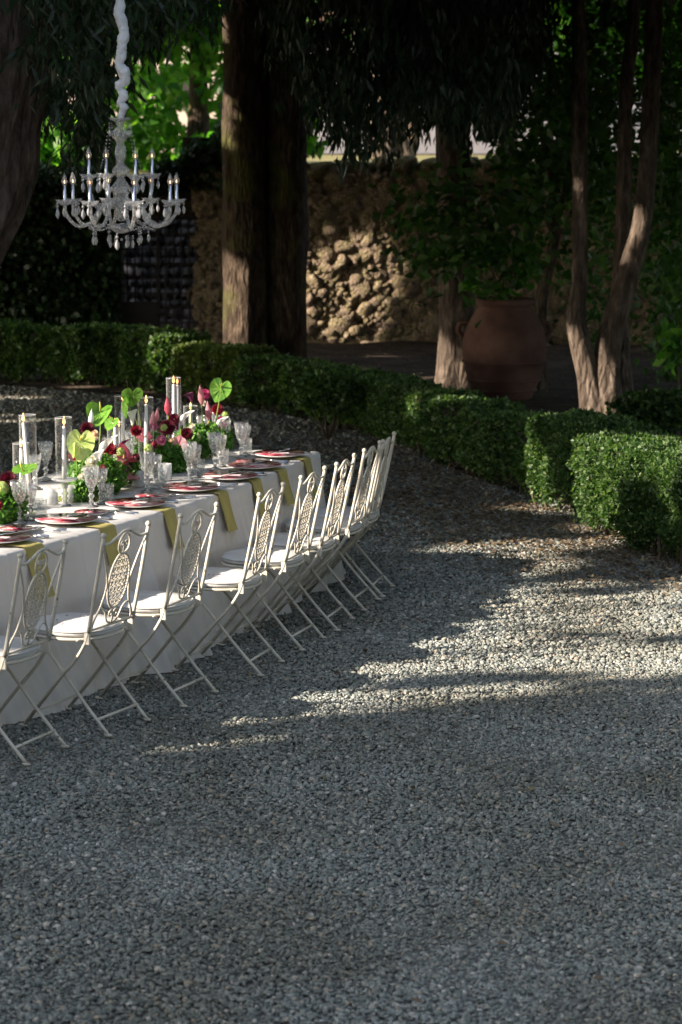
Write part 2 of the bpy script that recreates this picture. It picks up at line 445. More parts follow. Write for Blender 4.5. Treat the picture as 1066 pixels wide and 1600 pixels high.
M['olive_glass'] = crystal('olive green glass', .2, (.50, .58, .30), .08, .25, 40)
M['wax'] = plain('white wax', (.80, .76, .72), .45, .4, sss=.3)
M['flame'] = plain('candle flame', (1, .5, .2), .5, 0, emit=(1, .47, .15), es=1.15)
M['filament'] = plain('lit filament', (1, .5, .2), .5, 0, emit=(1, .52, .26), es=2.0)
M['chrome'] = plain('silver sleeve', (.6, .62, .66), .15, .5, .9)
M['fabric'] = noisy('white gathered fabric', [(.62, .63, .64), (.74, .75, .76)], 12, .9, .4, 50, bdist=.01)
M['stem'] = plain('green stem', (.18, .28, .05), .5, .4, sss=.1)
def petal(name, c1, c2, tr=.25, rough=.5, veins=None, spec=.4):
    m, nt, b = new_mat(name)
    tc = N_(nt, 'ShaderNodeTexCoord'); n = N_(nt, 'ShaderNodeTexNoise'); n.inputs['Scale'].default_value = 30; n.inputs['Detail'].default_value = 4
    nt.links.new(tc.outputs['Object'], n.inputs['Vector'])
    r = ramp(nt, n.outputs['Fac'], [(.35, c1), (.65, c2)])
    nt.links.new(r.outputs[0], b.inputs['Base Color']); b.inputs['Roughness'].default_value = rough; b.inputs['Specular IOR Level'].default_value = spec
    t = N_(nt, 'ShaderNodeBsdfTranslucent'); nt.links.new(r.outputs[0], t.inputs[0])
    mx = N_(nt, 'ShaderNodeMixShader'); mx.inputs[0].default_value = tr
    nt.links.new(b.outputs[0], mx.inputs[1]); nt.links.new(t.outputs[0], mx.inputs[2]); nt.links.new(mx.outputs[0], nt.nodes['Material Output'].inputs[0])
    return m
M['anth_lime'] = petal('lime spathe', (.46, .62, .15), (.66, .76, .30), .4, .3)
M['anth_green'] = petal('green spathe', (.10, .26, .03), (.20, .40, .06), .35, .22)
M['anth_pink'] = petal('pink spathe', (.62, .22, .27), (.74, .36, .38), .3, .3)
M['anth_red'] = petal('crimson spathe', (.42, .05, .09), (.60, .14, .19), .25, .3)
M['pink'] = petal('pink petal', (.62, .12, .24), (.76, .30, .40))
M['magenta'] = petal('magenta petal', (.45, .03, .13), (.60, .08, .22))
M['burgundy'] = petal('burgundy petal', (.07, .004, .012), (.16, .012, .03), .15)
M['darkred'] = petal('dark red petal', (.20, .008, .02), (.34, .02, .04), .15)
M['peach'] = petal('peach petal', (.74, .48, .30), (.82, .62, .44))
M['creamp'] = petal('cream petal', (.72, .68, .50), (.82, .80, .66))
M['white_calla'] = petal('white calla petal', (.72, .72, .72), (.82, .82, .80), .3, .35)
M['purple_calla'] = petal('dark purple calla petal', (.05, .008, .03), (.14, .02, .07), .1, .22)
M['lime'] = petal('lime floret', (.42, .55, .14), (.64, .74, .32), .35)
M['spadix'] = plain('yellow spadix', (.62, .50, .10), .6)
M['kale'] = leafy('ruffled green leaves', [(.05, .14, .02), (.10, .24, .04), (.20, .36, .08)], .3, .5)
M['dustym'] = leafy('mossy leaves', [(.20, .22, .07), (.30, .31, .12), (.38, .38, .18)], .3, .7)
M['house'] = noisy('pale plaster', [(.20, .19, .21), (.26, .24, .26)], 2, .9, .1)

# ------------------------------------------------------------------ leaves
def fold_leaves(C, D, U, L, W, fold=.25):
    """C base (N,3), D direction, U up hint, L length, W half width -> verts, tris"""
    n = len(C)
    D = D/np.maximum(np.linalg.norm(D, axis=1, keepdims=True), 1e-6)
    S = np.cross(D, U); S /= np.maximum(np.linalg.norm(S, axis=1, keepdims=True), 1e-6)
    Nn = np.cross(S, D)
    L = L.reshape(-1, 1); W = W.reshape(-1, 1)
    V = np.empty((n, 4, 3))
    V[:, 0] = C; V[:, 2] = C+D*L
    V[:, 1] = C+D*L*.45+S*W+Nn*W*fold
    V[:, 3] = C+D*L*.45-S*W+Nn*W*fold
    b = np.arange(n)*4
    F = np.concatenate([np.stack([b, b+1, b+2], 1), np.stack([b, b+2, b+3], 1)])
    return V.reshape(-1, 3), F
def rand_dirs(n, rng=RNG):
    d = rng.normal(size=(n, 3)); return d/np.linalg.norm(d, axis=1, keepdims=True)
def in_poly(x, y, poly):
    c = np.zeros(len(x), bool); n = len(poly)
    for i in range(n):
        x1, y1 = poly[i]; x2, y2 = poly[(i+1) % n]
        k = ((y1 > y) != (y2 > y)) & (x < (x2-x1)*(y-y1)/((y2-y1) if y2 != y1 else 1e-9)+x1)
        c ^= k
    return c
SV = np.array(SVEC)
# openings cut in the crowns to place sun patches (in metres on the ground, traced from where sun falls): outline, then thin gaps
GAPS = [[(235, 1202), (330, 1182), (430, 1166), (600, 1140), (830, 1092), (1066, 1062), (1400, 1030),
         (1400, 880), (1066, 905), (930, 925), (830, 945), (700, 935), (640, 905), (560, 898), (440, 925), (300, 960), (200, 1060)],
        [(530, 876), (700, 854), (820, 862), (1000, 846), (1000, 856), (820, 876), (640, 884)],
        [(580, 844), (760, 828), (880, 834), (760, 845)], [(640, 815), (760, 812), (700, 820)],
        [(-260, 644), (60, 650), (130, 656), (60, 664), (-260, 672)], [(-260, 612), (60, 619), (120, 624), (-260, 636)]]
GAPS = [[tuple(P(x, y)[:2]) for x, y in g] for g in GAPS]
SHAFTS = []   # (target point, radius)
def shaft(p, r): SHAFTS.append((np.array(p, float), r))
def sun_open(C):
    """True where a crown is open to the sun"""
    t = C[:, 2]/-SV[2]; G = C+SV*t[:, None]
    ca, sa = math.cos(SUN_AZ), math.sin(SUN_AZ)
    u = G[:, 0]*ca+G[:, 1]*sa; v = -G[:, 0]*sa+G[:, 1]*ca
    nz = np.sin(v*9.3+1.3*np.sin(u*1.1))*.5+np.sin(v*21.7+u*.9+2)*.3+np.sin(u*3.1+v*4.4)*.35
    jx, jy = .10*np.sin(v*13+u*2), .10*np.sin(v*17+u*3+1)
    op = in_poly(G[:, 0]+jx, G[:, 1]+jy, GAPS[0]) & (nz > -.62)
    for g in GAPS[1:]: op |= in_poly(G[:, 0]+jx*.5, G[:, 1]+jy*.3, g) & (nz > -.3)
    for T, r in SHAFTS:
        d = C-T; k = d@SV; q = d-np.outer(k, SV)
        rr = (r+(.10 if T[1] < 29 else -.03))*(1+.25*nz)
        op |= (np.linalg.norm(q, axis=1) < rr) & (k < -.5)
    return op
def frame_clear(C, margin=25):
    """crowns that stay outside the picture"""
    x, y = proj_np(C)
    return (C[:, 1] < .5) | (x < -margin) | (x > 1066+margin) | (y < -margin)

def leaf_obj(name, parent, mat, C, size, width=.28, droop=.0, org=(0, 0, 0), rng=RNG, fold=.3, out=None, mask=True, hang=None):
    C = np.asarray(C)
    n = len(C)
    D = rand_dirs(n, rng)
    if hang is not None: D = D*.55+np.array(hang)
    D[:, 2] -= droop
    D /= np.linalg.norm(D, axis=1, keepdims=True)
    U = rand_dirs(n, rng)+np.array([0, 0, .8])
    L = size*rng.uniform(.6, 1.3, n)
    if mask:
        k = ~sun_open(C+D*L[:, None]*.5)
        C, D, U, L = C[k], D[k], U[k], L[k]
    V, F = fold_leaves(C-np.array(org), D, U, L, L*width, fold)
    me = np_mesh(name, V, F3=F); me.materials.append(mat)
    o = link(bpy.data.objects.new(name, me), parent)
    o['kind'] = 'stuff'
    return o
def blob_points(n, blobs, rng=RNG, shell=.55):
    """points in clumps spread through ellipsoids (cx,cy,cz,rx,ry,rz)"""
    B = np.array(blobs, float); w = (B[:, 3]*B[:, 4]*B[:, 5])**(2/3); w /= w.sum()
    idx = rng.choice(len(B), n, p=w)
    d = rand_dirs(n, rng); r = rng.uniform(shell, 1, n)**.7
    return B[idx, :3]+d*r[:, None]*B[idx, 3:]
def sub_blobs(n, c, R, r, rng=RNG, low=-1.0):
    """n clump ellipsoids inside a crown of centre c and radii R"""
    out = []
    while len(out) < n:
        d = rand_dirs(1, rng)[0]
        if d[2] < low: continue
        k = rng.uniform(.35, 1); s = r*rng.uniform(.6, 1.3)
        out.append((c[0]+d[0]*R[0]*k, c[1]+d[1]*R[1]*k, c[2]+d[2]*R[2]*k, s, s, s*.75))
    return out

# ------------------------------------------------------------------ trunks
def trunk_mb(path, radii, n=28, flare=0, ridges=9, amp=.06, seed=0, sub=10, lump=.08):
    pts = spline(path, sub); m = len(pts)
    rr = np.interp(np.linspace(0, 1, m), np.linspace(0, 1, len(radii)), radii)
    vs = []; fs = []
    z0 = pts[0].z
    for i, p in enumerate(pts):
        t = (pts[min(i+1, m-1)]-pts[max(i-1, 0)]).normalized()
        a = Vector((0, 1, 0)); x = a.cross(t).normalized(); y = t.cross(x)
        for k in range(n):
            an = 2*PI*k/n
            q = noise.noise(Vector((math.cos(an)*1.6+seed, math.sin(an)*1.6, p.z*.9)))
            q2 = noise.noise(Vector((math.cos(an)*ridges*.5+seed*3, math.sin(an)*ridges*.5, p.z*1.5)))
            fl = 1+flare*math.exp(-max(p.z-z0, 0)/.28)*(1+.5*math.cos(an*4+seed))
            r = rr[i]*(1+lump*q*2+amp*q2*2)*fl
            vs.append(p+(x*math.cos(an)+y*math.sin(an))*r)
    for i in range(m-1):
        for k in range(n): fs.append((i*n+k, i*n+(k+1) % n, (i+1)*n+(k+1) % n, (i+1)*n+k))
    fs.append(tuple((m-1)*n+k for k in range(n)))
    return MB().add(vs, fs)

# ------------------------------------------------------------------ setting: ground
o = MB().grid(lambda u, v: (-60+120*u, -30+60.0*v, 0), 2, 2).build('ground', M['ground'], smooth=False); tag(o, kind='structure')
# soil bed between hedge and wall
def bed():
    f = [(-6, 25.6), (-3.45, 25.3), (-1.7, 24.0), (-.5, 22.7), (.5, 20.7), (1.0, 18.6), (1.5, 17.3), (2.1, 16.0), (2.6, 14.9), (3.6, 13.0), (9, 8)]
    vs = []; nx = 60
    def fy(x):
        xs = [a for a, b in f]; ys = [b for a, b in f]
        return float(np.interp(x, xs, ys))
    def fn(u, v):
        x = -6+15*u; y0 = fy(x)+.15; y = y0+(30.4-y0)*v
        return (x, y, .02+.05*noise.noise(Vector((x*1.3, y*1.3, 0)))*min(v*6, 1)+.02)
    return MB().grid(fn, 90, 60)
o = bed().build('soil', M['soil']); tag(o, kind='structure')
o = MB().box((0, 62, 1.02), (160, 58, 2.1)).build('terrace', M['turf'], smooth=False); tag(o, kind='structure')

# gravel stones: one sheet of loose pebbles
def pebble_protos():
    col = bpy.data.collections.new('pebble shapes')
    for k in range(6):
        rng = np.random.default_rng(k)
        import bmesh
        bm = bmesh.new(); bmesh.ops.create_icosphere(bm, subdivisions=2 if k < 3 else 1, radius=1)
        s = np.array([1, rng.uniform(.6, .85), rng.uniform(.4, .62)])
        for v in bm.verts:
            n = noise.noise(v.co*1.3+Vector((k*7, 0, 0)))
            v.co = Vector((v.co.x*s[0], v.co.y*s[1], v.co.z*s[2]))*(1+.35*n)
        me = bpy.data.meshes.new('pebble'); bm.to_mesh(me); bm.free()
        me.polygons.foreach_set('use_smooth', np.ones(len(me.polygons), dtype=bool))
        me.materials.append(M['pebble'])
        col.objects.link(bpy.data.objects.new('pebble', me))
    return col
def gravel():
    rng = np.random.default_rng(3)
    def fill(y0, y1, dens, s):
        w = .1415*y1*1.02+.55; n = int(dens*(y1-y0)*2*w)
        p = np.stack([rng.uniform(-w, w, n), rng.uniform(y0, y1, n)], 1)
        k = np.abs(p[:, 0]) < .1415*p[:, 1]*1.02+.5
        p = p[k]
        return p, s*np.exp(rng.normal(0, .28, len(p)))
    A = [fill(6.3, 9, 8200, .0074), fill(9, 12, 7000, .0080), fill(12, 15.5, 4600, .0096), fill(15.5, 19, 2400, .0125), fill(19, 26, 1100, .018)]
    p = np.concatenate([a[0] for a in A]); s = np.concatenate([a[1] for a in A])
    n = len(p)
    # keep pebbles out of the planted bed
    hx = np.array([-6, -3.45, -1.7, -.5, .5, 1.0, 1.5, 2.1, 2.6, 3.6]); hy = np.array([25.6, 25.3, 24.0, 22.7, 20.7, 18.6, 17.3, 16.0, 14.9, 13.0])
    k = p[:, 1] < np.interp(p[:, 0], hx, hy)+.1
    p = p[k]; s = s[k]; n = len(p)
    z = s*.35+rng.uniform(0, .008, n)+.006*np.sin(p[:, 0]*3.1+np.sin(p[:, 1]*1.7))*np.sin(p[:, 1]*2.3)
    me = bpy.data.meshes.new('gravel'); me.vertices.add(n)
    me.vertices.foreach_set('co', np.stack([p[:, 0], p[:, 1], z], 1).astype(np.float32).ravel())
    a = me.attributes.new('rot', 'FLOAT_VECTOR', 'POINT')
    a.data.foreach_set('vector', np.stack([rng.normal(0, .35, n), rng.normal(0, .35, n), rng.uniform(0, 6.28, n)], 1).astype(np.float32).ravel())
    a = me.attributes.new('siz', 'FLOAT', 'POINT'); a.data.foreach_set('value', s.astype(np.float32))
    o = link(bpy.data.objects.new('gravel', me)); tag(o, 'loose grey gravel spread over the whole yard', 'gravel', kind='stuff')
    g = bpy.data.node_groups.new('pebbles', 'GeometryNodeTree')
    g.interface.new_socket('Geometry', in_out='INPUT', socket_type='NodeSocketGeometry')
    g.interface.new_socket('Geometry', in_out='OUTPUT', socket_type='NodeSocketGeometry')
    i = g.nodes.new('NodeGroupInput'); q = g.nodes.new('NodeGroupOutput')
    ip = g.nodes.new('GeometryNodeInstanceOnPoints'); ci = g.nodes.new('GeometryNodeCollectionInfo')
    ci.inputs[0].default_value = pebble_protos(); ci.inputs['Separate Children'].default_value = True; ci.inputs['Reset Children'].default_value = True
    na = g.nodes.new('GeometryNodeInputNamedAttribute'); na.data_type = 'FLOAT_VECTOR'; na.inputs[0].default_value = 'rot'
    nb = g.nodes.new('GeometryNodeInputNamedAttribute'); nb.data_type = 'FLOAT'; nb.inputs[0].default_value = 'siz'
    er = g.nodes.new('FunctionNodeEulerToRotation')
    g.links.new(i.outputs[0], ip.inputs['Points']); g.links.new(ci.outputs[0], ip.inputs['Instance'])
    ip.inputs['Pick Instance'].default_value = True
    g.links.new(na.outputs[0], er.inputs[0]); g.links.new(er.outputs[0], ip.inputs['Rotation']); g.links.new(nb.outputs[0], ip.inputs['Scale'])
    g.links.new(ip.outputs[0], q.inputs[0])
    md = o.modifiers.new('pebbles', 'NODES'); md.node_group = g
gravel()

# ------------------------------------------------------------------ table outline
EDGE_PX = [(0, 866), (125, 840), (240, 803), (330, 773), (395, 750), (440, 733), (470, 721), (497, 706)]
TZ = .76
EP = [P(x, y, TZ) for x, y in EDGE_PX]
EX = np.array([p.x for p in EP]); EY = np.array([p.y for p in EP])
co = np.polyfit(EY, EX, 2)
def edge_at(y): return Vector((float(np.polyval(co, y)), y, TZ))
EYS = np.linspace(8.4, EY[-1], 160)
ECURVE = [edge_at(y) for y in EYS]
def frame_at(p):
    """nearest edge point, tangent (away), inward normal"""
    i = min(range(len(ECURVE)), key=lambda k: (ECURVE[k].x-p[0])**2+(ECURVE[k].y-p[1])**2)
    a = ECURVE[max(i-1, 0)]; b = ECURVE[min(i+1, len(ECURVE)-1)]
    t = (b-a).normalized(); n = Vector((-t.y, t.x, 0))
    return ECURVE[i], t, n
TW = 1.18
CENTRE = [ (lambda e, t, n: e+n*TW*.52)(*frame_at(p)) for p in ECURVE]
def centre_Y(px):
    xs, ys = proj_np(np.array([tuple(c) for c in CENTRE]))
    return float(np.interp(px, xs, [c.y for c in CENTRE]))
def TP(px, py, off=0.0):
    """point above the table centre line at a place in the photograph; off moves it towards the seats (+)"""
    Y = centre_Y(px)
    return PY(px, py, Y-off)

# sun shafts: crown openings cut to let sun onto spots besides the yard
for px, py, Y, r in [(500, 440, 30.45, .36), (540, 420, 30.45, .32), (488, 485, 30.45, .30), (490, 400, 30.45, .22), (540, 375, 30.45, .24), (470, 440, 30.45, .25), (520, 345, 30.45, .12), (572, 400, 30.45, .24), (578, 365, 30.45, .18), (550, 375, 30.45, .16), (575, 450, 30.45, .2),
                     (490, 430, 30.45, .28), (376, 470, 25.5, .30), (376, 520, 25.5, .28), (365, 440, 25.5, .2), (680, 500, 30.45, .16), (650, 515, 30.45, .12), (672, 405, 30.45, .10),
                     (712, 590, 24.9, .20), (705, 560, 24.9, .16), (700, 605, 24.9, .2), (905, 550, 22.3, .14), (915, 590, 22.3, .14), (925, 630, 22.2, .18), (945, 600, 22.2, .20),
                     (945, 640, 22.2, .2), (935, 550, 22.3, .12), (1002, 350, 22.3, .14), (1000, 375, 22.3, .10), (985, 410, 22.3, .06),
                     (385, 60, 25.7, .09), (382, 185, 25.7, .10), (377, 220, 25.7, .08), (310, 570, 24.5, .22), (290, 560, 24.5, .16),
                     (870, 350, 21.5, .10), (820, 690, 17.2, .30), (835, 740, 17.0, .26), (905, 700, 16.15, .22), (960, 690, 15.75, .24), (940, 750, 15.9, .24), (925, 720, 16.0, .2),
                     (965, 750, 15.65, .22), (1010, 690, 15.4, .24), (1060, 700, 15.0, .2), (1062, 790, 14.7, .10), (905, 800, 16.1, .14), (960, 810, 15.7, .10), (985, 770, 15.5, .12),
                     (770, 655, 19.5, .12), (690, 660, 20, .06), (900, 640, 20.5, .1), (130, 600, 25.2, .08), (200, 605, 24.7, .06), (1000, 625, 24, .08),
                     (560, 590, 27, .07), (620, 575, 28.5, .1)]:
    shaft(PY(px, py, Y), r)
for px, py, z, r in [(30, 850, .78, .35), (110, 810, .9, .40), (200, 780, .9, .4), (280, 755, .9, .36), (330, 735, .95, .3), (40, 730, 1.0, .4), (120, 700, 1.05, .35), (205, 660, 1.1, .3),
                     (290, 660, 1.1, .25), (345, 640, 1.15, .25)]:
    q = P(px, py, TZ); q = PY(px, py, min(q.y, centre_Y(px))); shaft(q, r)

# ------------------------------------------------------------------ retaining wall
WY = 30.6       # face of the wall
def wx(px): return PY(px, 400, WY).x
GX0, GX1, GZ = wx(187), wx(308), 1.62
mb = MB()
mb.box(((wx(308)+14)/2, WY+.32, 1.1), (14-wx(308), .6, 2.2))
wall = thing('stone_wall', (0, WY, 0), 'tall rough tufa stone retaining wall behind the trees with mossy coping', 'wall')
mb.build('wall_core', M['mortar'], wall, False, org=(0, WY, 0))
MB().box(((-14+GX0)/2, WY+.32, 1.05), (14+GX0, .6, 2.1)).build('wall_core', M['mortar'], wall, False, org=(0, WY, 0))
MB().box(((GX0+GX1)/2, WY+.32, (GZ+2.12)/2), (GX1-GX0, .6, 2.12-GZ)).build('lintel', M['mortar'], wall, False, org=(0, WY, 0))
MB().box(((wx(285)+wx(352))/2, WY+.40, 2.35), (wx(352)-wx(285), .4, .5)).build('pier', M['mortar'], wall, False, org=(0, WY, 0))
def stone_mesh(k):
    import bmesh
    bm = bmesh.new(); bmesh.ops.create_icosphere(bm, subdivisions=2, radius=1)
    for v in bm.verts:
        q = Vector([math.copysign(abs(c)**.72, c) for c in v.co])
        n = noise.noise(v.co*1.6+Vector((k*5, 2, 0)))+.6*noise.noise(v.co*3.7+Vector((k*5, 9, 0)))
        v.co = q*(1+.42*n+.22*noise.noise(v.co*6.3+Vector((k*3, 1, 7))))
    me = bpy.data.meshes.new('stone'); bm.to_mesh(me); bm.free()
    me.polygons.foreach_set('use_smooth', np.ones(len(me.polygons), dtype=bool))
    return me
SM = [stone_mesh(k) for k in range(8)]
for m_ in SM: m_.materials.append(M['tufa'])
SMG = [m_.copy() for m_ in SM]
for m_ in SMG: m_.materials[0] = M['tufa_skylit']
rs = random.Random(4); cells = []; grid_ = {}
for tries in range(42000):
    x = rs.uniform(wx(308), wx(1090)); z = rs.uniform(.04, 2.15); r = .028+.062*rs.random()**1.5
    ok = True
    for gx in range(int(x/.2)-2, int(x/.2)+3):
        for gz in range(int(z/.2)-2, int(z/.2)+3):
            for (x2, z2, r2) in grid_.get((gx, gz), ()):
                if ((x-x2)*.85)**2+(z-z2)**2 < ((r+r2)*.80)**2: ok = False
    if ok:
        grid_.setdefault((int(x/.2), int(z/.2)), []).append((x, z, r)); cells.append((x, z, r*2.9*rs.uniform(.9, 1.4), r*2.8*rs.uniform(.85, 1.2)))
vis = sorted(cells, key=lambda c: -c[2]*c[3]*(3 if wx(465) < c[0] < wx(700) else 1))
for i, (x, z, w, h) in enumerate(vis):
    if i < 285:
        s = bpy.data.objects.new('stone', SM[rs.randrange(8)]); link(s, wall)
        s.location = (x, -.02+rs.uniform(-.04, .03), z); s.scale = (w*.64, rs.uniform(.04, .12), h*.64)
        s.rotation_euler = (rs.uniform(-.4, .4), rs.uniform(-.9, .9), rs.uniform(-.3, .3))
def joined(cells, meshes, name, parent, org, mat, ydepth=.1):
    Vs = []; Fs = []; b = 0
    for (x, y, z, w, h) in cells:
        me = meshes[rs.randrange(8)]
        co_ = np.empty(len(me.vertices)*3); me.vertices.foreach_get('co', co_); co_ = co_.reshape(-1, 3)*np.array([w*.56, ydepth, h*.58])+np.array([x, y, z])-np.array(org)
        f = np.array([p.vertices[:] for p in me.polygons]); Vs.append(co_); Fs.append(f+b); b += len(co_)
    m2 = np_mesh(name, np.concatenate(Vs), F3=np.concatenate(Fs), smooth=True); m2.materials.append(mat)
    o = link(bpy.data.objects.new(name, m2), parent); o['kind'] = 'stuff'; return o
joined([(x, WY-.02, z, w, h) for (x, z, w, h) in vis[285:]], SM, 'small_stones', wall, (0, WY, 0), M['tufa'])
# coping stones
x = wx(352)
while x < wx(1080):
    w = rs.uniform(.18, .42)
    s = bpy.data.objects.new('coping_stone', SM[rs.randrange(8)].copy()); s.data.materials[0] = M['moss']; link(s, wall)
    s.location = (x+w/2, .2+rs.uniform(-.05, .05), 2.2+rs.uniform(-.03, .05)); s.scale = (w*.58, .34, rs.uniform(.08, .15)); s.rotation_euler = (0, rs.uniform(-.12, .12), rs.uniform(-.15, .15))
    x += w
# passage behind the gate: grey stones with blue skylight put into their colour
bw = thing('passage_wall', (0, WY+2.4, 0), 'grey stone wall with blue skylight in its colour at the back of the gated passage', 'wall')
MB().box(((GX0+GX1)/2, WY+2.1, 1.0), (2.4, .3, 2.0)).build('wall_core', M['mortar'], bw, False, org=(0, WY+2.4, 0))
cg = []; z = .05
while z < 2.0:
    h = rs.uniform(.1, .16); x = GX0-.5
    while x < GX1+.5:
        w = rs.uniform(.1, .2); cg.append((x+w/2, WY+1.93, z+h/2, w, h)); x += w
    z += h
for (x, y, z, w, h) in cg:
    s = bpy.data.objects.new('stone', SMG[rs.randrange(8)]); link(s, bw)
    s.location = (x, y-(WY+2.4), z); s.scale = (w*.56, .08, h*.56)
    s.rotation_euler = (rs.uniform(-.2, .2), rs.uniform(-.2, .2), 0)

# iron gate with vertical and cross bars
gate = thing('iron_gate', ((GX0+GX1)/2, WY-.05, 0), 'dark iron lattice gate in the wall opening left of the tall trunks', 'gate')
gw = GX1-GX0
for k in range(11):
    x = -gw/2+gw*k/10
    MB().box((x, 0, .82), (.018 if k not in (0, 5, 10) else .04, .02, 1.6)).build('bar', M['iron'], gate, False)
for k in range(9):
    MB().box((0, .012, .1+k*.185), (gw, .016, .018)).build('cross_bar', M['iron'], gate, False)
MB().box((-gw/4, -.02, .3), (gw/2-.04, .012, .5)).build('lower_panel', M['iron'], gate, False)

# ivy on the left part of the wall
C = []
rng = np.random.default_rng(11)
n = 26000
C = np.stack([rng.uniform(-7, GX0-.02, n), WY-.05-rng.uniform(0, .35, n)*(1+.5*np.sin(np.linspace(0, 50, n))), rng.uniform(.0, 2.25, n)], 1)
iv = thing('ivy', (-4, WY-.1, 0), 'dark ivy covering the wall left of the iron gate', 'ivy')
leaf_obj('foliage', iv, M['ivy'], C, .09, .42, .3, org=(-4, WY-.1, 0), rng=rng)
cp = [PY(px_, py_, WY+.1+rng.uniform(-.25, .3)) for px_, py_ in zip(rng.uniform(215, 356, 5200), rng.uniform(0, 1, 5200)) for py_ in [296-(max(px_-225, 0)/120*82+8*math.sin(px_*.13)+14)*py_]]
leaf_obj('wall_top_foliage', iv, M['ivy'], np.array([tuple(c_) for c_ in cp]), .09, .42, .3, org=(-4, WY-.1, 0), rng=rng)
MB().tube([(-3.4-i*.0, WY-.06, z*.3) for i, z in enumerate(range(0, 9))], .02, 6).build('stem', M['twig'], iv, org=(-4, WY-.1, 0))

# ------------------------------------------------------------------ trees seen in the picture
def tree(name, label, path, radii, mat, crown=None, group=None, flare=.25, branches=(), seed=0, **kw):
    base = Vector(path[0]); t = thing(name, base, label, 'tree', group)
    trunk_mb(path, radii, flare=flare, seed=seed, **kw).build('trunk', mat, t, org=base)
    for bp_, br in branches:
        trunk_mb(bp_, br, n=10, seed=seed+2, amp=.03, sub=6).build('branch', mat, t, org=base)
    if crown:
        leaf_obj('crown', t, crown['mat'], crown['C'], crown['size'], crown.get('w', .3), crown.get('droop', .2), org=base, rng=crown.get('rng', RNG), mask=crown.get('mask', True), hang=crown.get('hang'))
    return t
def g(px, py, Y): return tuple(PY(px, py, Y))
def above(n, cx, cy, R, zr, seed, blobs=14, r=1.0):
    rg = np.random.default_rng(seed)
    C = blob_points(n, sub_blobs(blobs, (cx, cy, (zr[0]+zr[1])/2), (R, R, (zr[1]-zr[0])/2), r, rg), rg, .2)
    return C[frame_clear(C)]
def hanging(n_sprays, poly, Y0, Y1, seed, per=26, spread=.10):
    """drooping sprays of leaves filling an outline (photo px) between two distances"""
    rg = np.random.default_rng(seed); out = []
    xs = [p[0] for p in poly]; ys = [p[1] for p in poly]
    while len(out) < n_sprays:
        x = rg.uniform(min(xs), max(xs)); y = rg.uniform(min(ys), max(ys))
        if not in_poly(np.array([x]), np.array([y]), poly)[0]: continue
        out.append((x, y, rg.uniform(Y0, Y1)))
    C = []
    for x, y, Y in out:
        p = np.array(PY(x, y, Y)); l = rg.uniform(.2, .5); dx = rg.normal(0, .12, 3)
        t = rg.uniform(0, 1, per)[:, None]
        q = p+np.array([0, 0, l*.5])+t*(np.array([dx[0], dx[1], -l]))+rg.normal(0, spread*.35, (per, 3))
        C.append(q)
    return np.concatenate(C)

# two tall trunks left of the lit wall
T1 = [g(384, 600, 25.7), g(384, 545, 25.7), g(383, 300, 25.7), g(380, 0, 25.7), g(378, -400, 25.7), g(380, -900, 25.7)]
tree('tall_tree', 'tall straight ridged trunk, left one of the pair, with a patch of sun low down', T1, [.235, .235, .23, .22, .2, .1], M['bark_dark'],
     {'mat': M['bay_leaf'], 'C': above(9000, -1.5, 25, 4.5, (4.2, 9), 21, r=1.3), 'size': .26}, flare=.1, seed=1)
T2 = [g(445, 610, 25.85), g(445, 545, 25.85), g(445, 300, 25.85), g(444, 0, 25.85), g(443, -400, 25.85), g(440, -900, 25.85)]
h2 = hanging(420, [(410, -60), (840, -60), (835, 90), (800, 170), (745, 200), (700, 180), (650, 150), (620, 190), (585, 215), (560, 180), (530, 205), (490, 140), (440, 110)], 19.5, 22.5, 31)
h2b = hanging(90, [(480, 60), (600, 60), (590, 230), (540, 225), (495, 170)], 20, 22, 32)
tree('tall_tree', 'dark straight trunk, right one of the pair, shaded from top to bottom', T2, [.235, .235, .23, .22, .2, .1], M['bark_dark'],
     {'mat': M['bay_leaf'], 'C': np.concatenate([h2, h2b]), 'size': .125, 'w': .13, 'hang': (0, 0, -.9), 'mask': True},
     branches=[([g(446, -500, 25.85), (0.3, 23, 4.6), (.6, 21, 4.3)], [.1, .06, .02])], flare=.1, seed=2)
# drooping foliage behind the urn
T3 = [g(716, 625, 24.9), g(714, 560, 24.9), g(712, 400, 24.9), g(708, 200, 24.9), g(706, -100, 24.9), g(700, -700, 24.9)]
h3 = hanging(330, [(560, -60), (860, -60), (860, 60), (810, 150), (770, 190), (720, 210), (660, 175), (600, 120)], 21, 23.5, 41)
tree('tall_tree', 'tall trunk left of the clay urn with a sunlit flared foot', T3, [.19, .18, .17, .165, .15, .08], M['bark_pale'],
     {'mat': M['bay_leaf'], 'C': h3, 'size': .13, 'w': .14, 'hang': (0, 0, -.9), 'mask': True}, flare=.85, seed=3)
